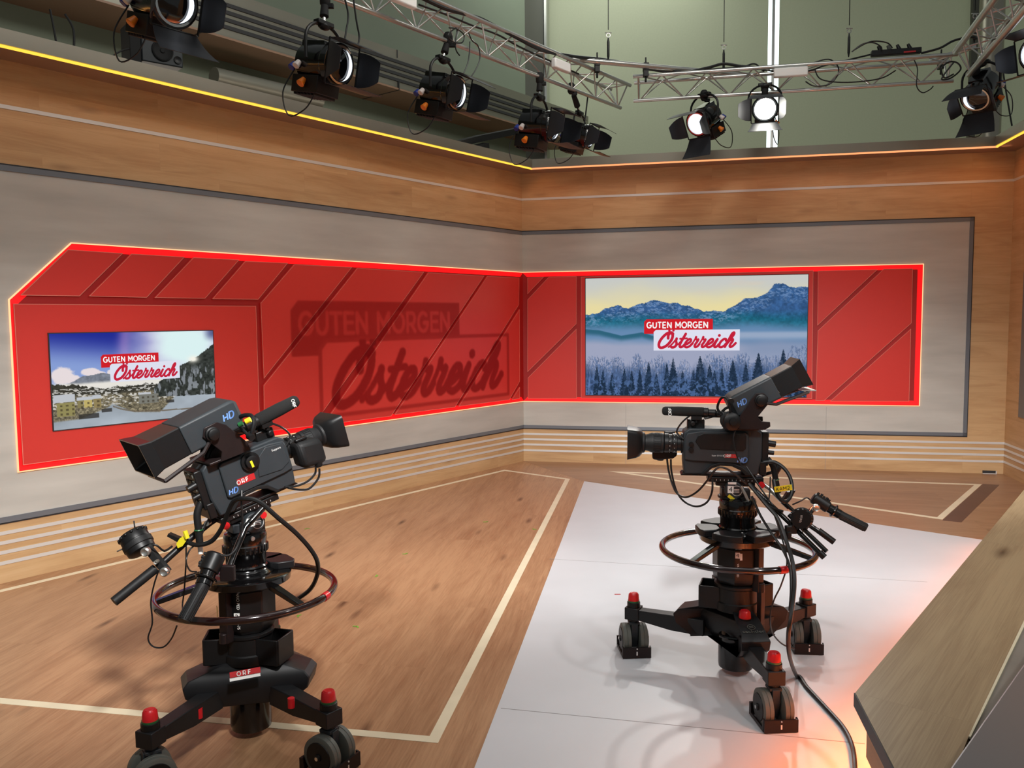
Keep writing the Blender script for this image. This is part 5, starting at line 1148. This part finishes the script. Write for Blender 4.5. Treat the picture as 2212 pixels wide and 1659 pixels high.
    stroke_text(mc, 'lettering', 'ORF', .012, (mt-.034, fy, mz+.85*tilt), (0, 0, -1) if kind == 2 and False else ((0, 0, 1) if kind == 2 else (0, 0, -1)), (1, 0, 0) if kind == 2 else (1, 0, 0), M['white'], .22, 0, .1)
    # viewfinder
    ph, fx0, fz0, wv, hv, lv = vf; V = Matrix.Translation((fx0, 0, fz0)) @ Matrix.Rotation(math.pi, 4, 'Z') @ Matrix.Rotation(-R(ph), 4, 'Y')   # local +x runs rearwards along the finder
    def sec(x, w_, zt, zb, ch=.0): return [V @ Vector(p) for p in ((x, -w_+ch, zt), (x, w_-ch, zt), (x, w_, zt-ch), (x, w_, zb+ch), (x, w_-ch, zb), (x, -w_+ch, zb), (x, -w_, zb+ch), (x, -w_, zt-ch))]
    mb = MB(); mb.loft([sec(-.004, wv-.02, hv-.018, -hv+.022, .006), sec(.012, wv-.004, hv-.004, -hv+.010, .008), sec(.03, wv, hv, -hv, .008), sec(lv*.60, wv, hv, -hv, .006)]); vb = mb.build('viewfinder', M['blk2'], root, bevel=.003, smooth=30)
    mb = MB(); a0, a1, a2 = lv*.605, lv*.88, lv
    mb.loft([sec(a0, wv-.002, hv-.002, -hv+.002, .004), sec(a1, wv+.002, hv+.000, -hv+.002, .004), sec(a2, wv+.014, hv+.012, -hv-.008, .004), sec(a2, wv+.010, hv+.008, -hv-.004, .004), sec(a1, wv-.004, hv-.006, -hv+.008, .004), sec(a0+.01, wv-.008, hv-.008, -hv+.008, .004)], caps=False)
    mb.build('sun_hood', M['hood'], vb, smooth=8)
    mb = MB(); mb.loft([sec(a0+.008, wv-.006, hv-.006, -hv+.006, .004), sec(a0+.012, wv-.006, hv-.006, -hv+.006, .004)]); mb.build('monitor_face', M['glass'], vb, smooth=0)
    fx = V.to_3x3() @ Vector((side, 0, 0)) if False else (V.to_3x3() @ Vector(((1 if kind == 2 else -1), 0, 0))); uz = V.to_3x3() @ Vector((0, 0, 1))
    yy = side*(wv+.0008); pp = V @ Vector((.050, -yy if True else yy, .008)); pp.y = yy
    stroke_text(vb, 'format_lettering', 'HD', .022 if kind == 2 else .023, pp, fx, uz, M['hd_blue'], .22, .28, .12)
    # finder bracket: two cheeks, base and round knobs
    pv = V @ Vector((lv*.36, 0, -hv*.35)); bz = .222
    for sg in (-1, 1):
        y0 = sg*(wv+.004)
        if kind == 2: ck = [(-.045, bz), (-.150, bz), (-.172, bz+.014), (-.170, bz+.034), (-.135, bz+.036), (-.118, bz+.055), (pv.x-.028, pv.z-.02), (pv.x-.03, pv.z+.012), (pv.x-.012, pv.z+.032), (pv.x+.022, pv.z+.03), (pv.x+.04, pv.z+.005), (-.045, bz+.06), (-.02, bz+.02)]
        else: ck = [(.035, bz-.004), (.03, bz+.03), (pv.x+.06, pv.z+.012), (pv.x+.03, pv.z+.035), (pv.x-.02, pv.z+.03), (pv.x-.034, pv.z), (pv.x-.02, pv.z-.02), (-.07, bz+.03), (-.085, bz-.004)]
        mb = MB(); mb.prism(ck, y0, y0+sg*.006, axis='y'); b_ = mb.build('finder_bracket', M['brn_metal'], root, bevel=.002)
        mb = MB(); mb.lathe((pv.x, y0+sg*.006, pv.z), (pv.x, y0+sg*.5, pv.z), [(0, .026), (.010, .026), (.012, .021), (.024, .020), (.026, .015)], 26); mb.build('bracket_knob', M['blk'], b_)
    mb = MB(); mb.box((-.055, 0, bz), (.14, 2*wv+.012, .010)); mb.box((-.05, 0, bz-.008), (.10, .07, .014)); mb.build('bracket_base', M['brn_metal'], root, bevel=.003)
    q = V @ Vector((lv*.50, 0, -hv-.012)); q2 = V @ Vector((lv*.92, 0, -hv-.030 if kind == 2 else -hv-.04))
    for sg in (-1, 1):
        mb = MB(); yv = sg*(wv-.01); mb.tube([(pv.x, sg*(wv+.007), pv.z-.01), (q.x, sg*(wv+.004), q.z), (q2.x, yv, q2.z)], .007 if kind == 2 else .008, 6); mb.build('support_arm', M['brn_metal'], root)
    mb = MB(); mb.cyl((q2.x, -wv+.01, q2.z), (q2.x, wv-.01, q2.z), .006, n=8)
    if kind == 2: mb.box((q2.x-.0, 0, q2.z+.006), (.06, 2*wv-.01, .004))
    mb.build('shelf', M['alu'] if kind == 2 else M['brn_metal'], root)
    # small leads
    mb = MB(); mb.tube([(.11, 0, .255), (.14, side*.03, .28), (.19, side*.05, .25), (.22, side*.05, .20), (.19, side*.055, .17)], .004, 6, 6); mb.build('lead', M['cable'], root)
    mb = MB(); mb.tube([(-.04, side*.03, .29), (.0, side*.04, .31), (.03, side*.03, .285), (.06, side*.03, .27), (.10, side*.04, .26)], .006, 6, 6); mb.build('lead', M['cable'], root)
    return root
M['hood'] = mat('hood_black', srgb(22, 21, 22), .25, coat=.2); M['red_edge_dk'] = mat('sticker_red_light', srgb(215, 90, 90), .4)
cam2 = studio_camera(HD2, AZ2, PT2, 'broadcast camera pointing left on the right pedestal, silhouetted against the mountain screen', (28.5, -.012, .306, .092, .052, .345), 1, 2)
cam1 = studio_camera(HD1, AZ1, PT1, 'broadcast camera on the left pedestal, tilted up with its viewfinder hood toward the viewer', (-8, .045, .366, .090, .056, .375), -1, 1)

# ================================================================== PAN BARS
def rel(root, pts): o = root.matrix_world.translation if False else root.location; return [Vector(p)-o for p in pts]
def bar(root, pts, r_, m, name='pan_bar', n=12, **k):
    mb = MB(); mb.tube(rel(root, pts), r_, n); return mb.build(name, M[m], root, **k)
# right pedestal, near bar
h = head2
b = bar(h, [aty(1622, 1049, 3.60), aty(1700, 1124, 3.50), aty(1779, 1203, 3.38)], .0105, 'blk_gloss')
mb = MB(); q = rel(h, [aty(1700, 1118, 3.49), aty(1782, 1198, 3.37)]); mb.tube([v+Vector((.008, 0, .012)) for v in q], .0095, 10); mb.build('inner_rod', M['blk_gloss'], b)
mb = MB(); q = rel(h, [aty(1770, 1193, 3.38), aty(1781, 1204, 3.37)]); mb.tube(q, .014, 12); mb.build('end_cap', M['blk'], b)
mb = MB(); q = rel(h, [aty(1708, 1144, 3.46)])[0]; mb.box(q, (.045, .03, .032), None); mb.box(q+Vector((-.012, -.01, -.02)), (.018, .03, .03)); mb.build('bar_clamp', M['blk_matt'], b, bevel=.003)
mb = MB(); mb.tube(rel(h, [aty(1655, 1090, 3.54), aty(1674, 1100, 3.52), aty(1692, 1105, 3.5)]), .006, 6); mb.build('clamp_lever', M['blk'], b)
# far bar with pale upper tube
b2 = bar(h, [aty(1632, 1035, 3.78), aty(1662, 1055, 3.76), aty(1692, 1085, 3.73)], .011, 'alu', label='bare silver upper part of the pan bar')
mb = MB(); mb.tube(rel(h, [aty(1690, 1083, 3.73), aty(1735, 1125, 3.70), aty(1802, 1171, 3.64)]), .0115, 12); mb.build('lower_tube', M['blk_gloss'], b2)
mb = MB(); mb.tube(rel(h, [aty(1768, 1146, 3.67), aty(1802, 1171, 3.64)]), .0145, 12); mb.build('end_grip', M['blk'], b2)
mb = MB(); mb.tube(rel(h, [aty(1640, 1030, 3.72), aty(1655, 1024, 3.70), aty(1668, 1020, 3.68)]), .008, 8); q = rel(h, [aty(1676, 1016, 3.68)])[0]; mb.cyl(q+Vector((-.012, 0, -.02)), q+Vector((.012, 0, .02)), .018, n=14); mb.build('tilt_lock', M['blk'], h, bevel=.002)
mb = MB(); mb.loft([[v+Vector((0, s_*.012, 0)) for v in rel(h, [aty(1690, 1078, 3.68), aty(1700, 1062, 3.68), aty(1717, 1058, 3.68), aty(1708, 1076, 3.68)])] for s_ in (-1, 1)]); mb.build('cable_hook', M['blk'], b2, smooth=0)
# focus control drum
def drum(root, c, ax, r_, l_, label, spokes):
    c = rel(root, [c])[0]; ax = Vector(ax).normalized(); mb = MB()
    mb.lathe(c-ax*l_*.5, c+ax, [(0, r_*.8), (.004, r_*.92), (l_*.25, r_*.95), (l_*.28, r_), (l_*.55, r_), (l_*.58, r_*.94), (l_-.006, r_*.94), (l_, r_*.86)], 32)
    o = mb.build('focus_control', M['blk'], root)
    mb = MB(); mb.lathe(c-ax*(l_*.5+.001), c+ax, [(l_*.30, r_*1.01), (l_*.52, r_*1.01)], 32, caps=False); mb.build('ring', M['rubber_dk'], o)
    mb = MB()
    for k in range(14):
        a = 2*math.pi*k/14; u = ax.orthogonal().normalized(); v = ax.cross(u); p = c+ax*l_*.40+(u*math.cos(a)+v*math.sin(a))*r_*.93; mb.sphere(p, .006, 8, 6)
    mb.build('grip_lobes', M['blk'], o)
    for q in spokes:
        u = Vector(q); mb = MB(); mb.cyl(c+u.normalized()*r_*.9, c+u.normalized()*(r_*.9+.032), .0028, n=8); mb.build('spoke_pin', M['chrome'], o)
    return o, c
o, c = drum(h, aty(1732, 1120, 3.46), (-.42, -.9, .12), .046, .062, '', [(.3, -.2, .5), (.05, -.1, -1), (-.9, 0, .6)])
text_mesh(o, 'lettering', 'FOCUS', .011, face_matrix(c+Vector((-.42, -.9, .12)).normalized()*.0325, (.15, -.05, 1), (-.9, .42, 0)), M['white'])
mb = MB(); a_, b_ = rel(h, [aty(1748, 1112, 3.50), aty(1766, 1090, 3.52)]); mb.cyl(a_, b_, .008, n=10); mb.build('joint_rod', M['blk'], h)
mb = MB(); c = rel(h, [aty(1762, 1097, 3.46)])[0]; mb.lathe(c+Vector((0, .012, 0)), c+Vector((0, -.5, 0)), [(0, .014), (.008, .0165), (.02, .0165), (.024, .012), (.021, .007)], 24); mb.build('silver_knob', M['alu'], h, label='silver clamp knob')
# zoom control with its rubber grip
def zoom(root, A, B, C, D, rb, rg):
    A, B, C, D = rel(root, [A, B, C, D]); mb = MB(); d = (B-A).normalized()
    mb.lathe(A, B, [(0, .75*rb), (.006, rb), ((B-A).length-.004, rb), ((B-A).length, .8*rb)], 20); z = mb.build('zoom_control', M['blk'], root, bevel=.002)
    u = d.cross(Vector((0, 1, 0))).normalized(); u = u if u.z > 0 else -u
    mb = MB()
    for k, s_ in enumerate((.15, .34, .5, .66, .8)): p = A+(B-A)*s_+u*rb; mb.cyl(p-u*.004, p+u*(.010 if k % 2 else .007), .006, n=8)
    mb.build('button', M['rubber_dk'], z)
    mb = MB(); p = B+(C-B)*.5; mb.cyl(B-d*.004, C+d*.004, rb*.82, n=18); mb.torus((0, 0, 0), rb*1.0, .005, 20, 6, M=Matrix.Translation(p) @ d.to_track_quat('Z', 'Y').to_matrix().to_4x4()); mb.build('thumb_ring', M['blk_gloss'], z)
    mb = MB(); L_ = (D-C).length; mb.lathe(C, D, [(0, rg*.9), (.004, rg*1.06), (L_*.12, rg), (L_*.9, rg*.98), (L_, rg*.9)], 24); g = mb.build('rubber_grip', M['rubber_dk'], z)
    mb = MB(); a = d.orthogonal().normalized(); bb = d.cross(a)
    for k in range(18):
        an = 2*math.pi*k/18; o_ = (a*math.cos(an)+bb*math.sin(an))*rg; mb.tube([C+o_+d*.012, D+o_-d*.006], .0014, 5)
    mb.build('grip_ribs', M['rubber_dk'], g)
zoom(h, aty(1755, 1074, 3.62), aty(1790, 1097, 3.60), aty(1812, 1110, 3.58), aty(1872, 1141, 3.54), .026, .0185)
mb = MB(); mb.tube(rel(h, [aty(1750, 1080, 3.6), aty(1742, 1075, 3.6), aty(1730, 1082, 3.6), aty(1712, 1090, 3.62)]), .0035, 6, 4); mb.build('lead', M['cable'], h)
# left pedestal bars
h = head1
bA = bar(h, [aty(512, 1092, 3.10), aty(455, 1128, 3.06), aty(400, 1172, 3.0), aty(340, 1226, 2.92)], .0125, 'blk')
mb = MB(); mb.tube(rel(h, [aty(336, 1228, 2.91), aty(246, 1300, 2.80)]), .0175, 14); mb.build('rubber_grip', M['rubber_dk'], bA, label='long black rubber grip')
mb = MB(); c = rel(h, [aty(452, 1127, 3.03)])[0]; mb.cyl(c, c+Vector((0, -.03, .0)), .010, n=14); mb.build('pivot_pin', M['alu'], bA)
mb = MB(); a_, b_ = rel(h, [aty(318, 1182, 2.93), aty(362, 1236, 2.91)]); mb.tube([a_, b_], .017, 4); mb.build('cross_bracket', M['blk_matt'], bA)
for (x, y) in ((316, 1191), (357, 1234), (339, 1213)):
    c = rel(h, [aty(x, y, 2.895)])[0]; k = 1 if x != 339 else .45
    mb = MB(); mb.lathe(c+Vector((0, .01, 0)), c+Vector((0, -.5, 0)), [(0, .013*k), (.006, .0165*k), (.022, .0165*k), (.026, .012*k), (.022, .006*k)], 22); mb.build('silver_knob', M['alu'], bA, label='silver clamp knob')
o, c = drum(h, aty(296, 1172, 2.96), (-.55, .25, .75), .054, .082, '', [(-.1, 0, 1), (-.8, 0, -.35)])
mb = MB(); q = rel(h, [aty(405, 1168, 2.99)])[0]; mb.prism([(-.05, .01), (.0, -.02), (.012, -.006), (-.045, .02)], -.012, .012, Matrix.Translation(q+Vector((-.02, 0, .01))), axis='y'); mb.build('clamp_lever', M['blk'], bA)
mb = MB(); mb.tube(rel(h, [aty(322, 1176, 2.9), aty(338, 1178, 2.9), aty(355, 1190, 2.92), aty(372, 1180, 2.95)]), .004, 6, 4); mb.build('lead', M['cable'], bA)
bB = bar(h, [aty(568, 1098, 3.02), aty(530, 1140, 2.97), aty(505, 1200, 2.9), aty(487, 1248, 2.84)], .0115, 'blk_gloss')
mb = MB(); mb.box(rel(h, [aty(492, 1238, 2.83)])[0], (.05, .022, .055)); mb.build('bar_clamp', M['brn_metal'], bB, bevel=.003)
zoom(h, aty(468, 1196, 2.84), aty(450, 1236, 2.80), aty(440, 1262, 2.77), aty(397, 1342, 2.68), .034, .0225)

# ================================================================== CAMERA CABLES
def cab(pts, r_, label, **k): return cable(pts, r_, label, **k)
g = 'leads of the left broadcast camera'
cab([aty(398, 1163, 2.97), aty(412, 1174, 2.96), aty(432, 1177, 2.95), aty(458, 1168, 2.95), aty(478, 1142, 2.94), aty(492, 1108, 2.92), aty(506, 1082, 2.90), aty(530, 1077, 2.88), aty(560, 1084, 2.88), aty(600, 1118, 2.90), aty(640, 1152, 2.94), aty(672, 1188, 2.98), aty(686, 1216, 3.02), aty(684, 1246, 3.08), aty(668, 1275, 3.14), aty(636, 1298, 3.2)], .0085, 'thick black cable arching under the left camera down to the steering ring')
cab([aty(343, 1232, 2.90), aty(333, 1262, 2.90), aty(326, 1300, 2.90), aty(329, 1345, 2.90), aty(320, 1378, 2.90), aty(330, 1396, 2.90), aty(352, 1398, 2.90), aty(370, 1380, 2.88), aty(382, 1352, 2.84)], .003, 'thin black lead hanging in a long loop from the left pan bar')
cab([aty(402, 1172, 2.97), aty(402, 1210, 2.97), aty(400, 1245, 2.98), aty(398, 1275, 3.0), aty(394, 1310, 3.0), aty(398, 1325, 2.78)], .003, 'thin black lead falling straight behind the left zoom grip')
cab([aty(462, 1100, 3.0), aty(446, 1130, 3.0), aty(430, 1168, 2.98), aty(410, 1188, 2.95), aty(402, 1212, 2.93), aty(410, 1232, 2.87), aty(424, 1235, 2.83)], .003, 'thin black lead curling from the left camera to its zoom control')
cab([aty(522, 1060, 2.92), aty(522, 1090, 2.90), aty(523, 1140, 2.9), aty(512, 1180, 2.88), aty(495, 1199, 2.85), aty(474, 1198, 2.83)], .004, 'black lead running down behind the left zoom control')
cab([aty(682, 1010, 3.10), aty(680, 1024, 3.10), aty(664, 1040, 3.08), aty(640, 1050, 3.05), aty(615, 1052, 3.02)], .0042, 'lead curving from the left lens, shorter one')
cab([aty(690, 1012, 3.10), aty(688, 1032, 3.10), aty(670, 1054, 3.08), aty(650, 1058, 3.06), aty(622, 1054, 3.02)], .0042, 'lead curving from the left lens, lower one')
root = empty('marking_tag', aty(400, 1163, 2.955), label='yellow marking tag folded round the cable plug of the left camera', cat='tag')
mb = MB(); o_ = root.location; mb.prism([(0, 0), (.022, .014), (.030, -.0), (.010, -.028), (-.008, -.036), (-.013, -.02)], -.001, .001, Matrix.Translation((-.02, 0, 0)), axis='y'); mb.build('flag', M['yellow'], root, smooth=0); mb = MB(); mb.tube([Vector((.0, 0, .028)), Vector((.008, 0, .0))], .009, 8); mb.build('wrap', M['yellow'], root)
# right camera
cab([aty(1441, 992, 3.72), aty(1444, 1015, 3.72), aty(1452, 1045, 3.70), aty(1463, 1066, 3.66), aty(1482, 1074, 3.62), aty(1506, 1062, 3.58), aty(1528, 1038, 3.55), aty(1546, 1014, 3.54), aty(1562, 1010, 3.54), aty(1585, 1022, 3.54), aty(1612, 1045, 3.54)], .0045, 'black lead from the right lens rising again over the head')
cab([aty(1449, 992, 3.72), aty(1451, 1022, 3.72), aty(1462, 1062, 3.70), aty(1480, 1085, 3.66), aty(1505, 1094, 3.62), aty(1527, 1085, 3.58), aty(1538, 1062, 3.56), aty(1539, 1034, 3.57)], .0045, 'black lead from the right lens sagging lowest below it')
cab([aty(1650, 998, 3.58), aty(1672, 998, 3.56), aty(1692, 1010, 3.54), aty(1706, 1030, 3.52), aty(1711, 1052, 3.50), aty(1708, 1072, 3.48), aty(1697, 1084, 3.46), aty(1684, 1076, 3.46), aty(1675, 1058, 3.47), aty(1671, 1036, 3.49)], .008, 'black camera cable looping behind the right camera through a yellow tag')
end = [atz(1722, 1462, .012), atz(1745, 1487, .010), atz(1785, 1530, .010), atz(1822, 1572, .010), atz(1842, 1615, .010), atz(1848, 1672, .010)]
cab([aty(1618, 1045, 3.52), aty(1655, 1090, 3.45), aty(1680, 1120, 3.40), aty(1697, 1165, 3.34), aty(1712, 1215, 3.26), aty(1716, 1262, 3.2), aty(1710, 1320, 3.1), aty(1703, 1372, 3.08), aty(1706, 1420, 3.2)]+end, .0085, 'thick black cable running from the right camera down onto the white floor')
cab([aty(1624, 1072, 3.50), aty(1642, 1112, 3.46), aty(1664, 1148, 3.42), aty(1690, 1186, 3.36), aty(1706, 1225, 3.29), aty(1709, 1275, 3.22), aty(1706, 1318, 3.14)], .0055, 'thinner black cable hanging beside the thick one at the right pedestal')
cab([aty(1672, 1110, 3.42), aty(1690, 1165, 3.36), aty(1700, 1215, 3.32), aty(1688, 1262, 3.34), aty(1672, 1296, 3.36), aty(1664, 1330, 3.36), aty(1668, 1365, 3.5), aty(1688, 1390, 3.62), aty(1716, 1402, 3.70)], .0035, 'thin lead winding from the right pedestal down to its far caster')
cab([aty(1612, 1008, 3.54), aty(1640, 1050, 3.50), aty(1668, 1090, 3.46)], .0035, 'thin straight lead crossing behind the right head')
cab([aty(1590, 925, 3.53), aty(1584, 950, 3.525), aty(1592, 985, 3.52), aty(1602, 1006, 3.52)], .0035, 'thin headphone lead lying down the side of the right camera')
cab([aty(1664, 1030, 3.50), aty(1663, 1060, 3.48), aty(1660, 1085, 3.46)], .003, 'thin lead dropping from the rear of the right camera')
p = aty(1692, 1055, 3.44); root = empty('marking_tag', p, label='yellow marking tag reading KAM2 on the right camera cable', cat='tag')
fx = Vector((.98, -.15, .16)); pl_ = plate(root, 'flag', .072, .024, (0, 0, 0), fx, (-.1, 0, 1), M['yellow']); stroke_text(pl_, 'lettering', 'KAM2', .014, Vector((0, -.0015, 0)), fx, (-.1, 0, 1), M['ink'], .13, 0, .12)
# headphones hanging on the right camera
root = empty('headphones', aty(1580, 911, 3.52), label='black headphones hanging on the right camera below its viewfinder', cat='headphones')
for nm, dy in (('ear_cup', 0), ('ear_cup', .05)):
    mb = MB(); mb.lathe((0, dy+.012, 0), (.1, dy-1, 0.05), [(0, .032), (.008, .038), (.020, .038), (.026, .030), (.028, .018), (.034, .016), (.035, .004)], 26); mb.build(nm, M['blk_matt'] if dy else M['blk'], root)
mb = MB(); mb.tube([Vector((-.004, .0, .03)), Vector((-.010, .0, .075)), Vector((-.018, .01, .10)), Vector((-.035, .03, .10)), Vector((-.047, .045, .07)), Vector((-.045, .05, .045)), Vector((-.02, .05, .02))], .0055, 8, 5); mb.build('headband', M['blk'], root)
mb = MB(); q = Vector((-.004, -.002, .090)); mb.cyl(q+Vector((0, .012, 0)), q-Vector((0, .014, 0)), .011, n=16); mb.build('pivot', M['blk'], root)
# coiled lead and plugs on top of the left camera
root = empty('headset', aty(528, 905, 3.02), label='black headset with yellow and green plug marks hung on the left camera handle', cat='headset')
o_ = root.location
mb = MB(); mb.tube([p-o_ for p in (aty(505, 915, 3.05), aty(520, 900, 3.03), aty(540, 897, 3.0), aty(549, 910, 2.98), aty(546, 930, 2.97), aty(541, 945, 2.97))], .008, 8, 5); mb.tube([p-o_ for p in (aty(515, 917, 3.0), aty(528, 932, 2.98), aty(540, 945, 2.97))], .006, 8); mb.build('headband', M['blk'], root)
mb = MB(); mb.cyl(aty(537, 941, 2.97)-o_, aty(545, 946, 2.96)-o_, .013, n=12); mb.build('microphone_capsule', M['blk'], root)
mb = MB(); mb.cyl(aty(531, 911, 2.96)-o_, aty(541, 906, 2.96)-o_, .010, n=12); mb.build('yellow_plug', M['yellow'], root)
mb = MB(); mb.cyl(aty(516, 918, 2.96)-o_, aty(524, 914, 2.96)-o_, .009, n=12); mb.build('green_plug', M['green'], root)

# ------------------------------------------------------------------ groups for repeats
GR = {'stage lamp': 'stage lamps hanging from the trusses', 'cable': 'black cables and leads', 'wire': 'suspension wires holding the trusses', 'truss': 'silver lighting trusses', 'blind': 'roller blinds on the back windows', 'clamp': 'clamps on the rigging pipes',
      'pipe': None, 'camera pedestal': 'camera pedestals', 'camera': 'broadcast cameras', 'tripod head': 'tripod heads on the pedestals', 'screen': 'wall screens', 'wall panel': 'backlit red wall fields', 'light strip': 'light lines under the cornice', 'tag': 'yellow cable tags', 'box': 'white boxes on the trusses'}
for o in list(bpy.data.objects):
    if o.parent is None and 'category' in o and 'group' not in o and GR.get(o['category']): o['group'] = GR[o['category']]
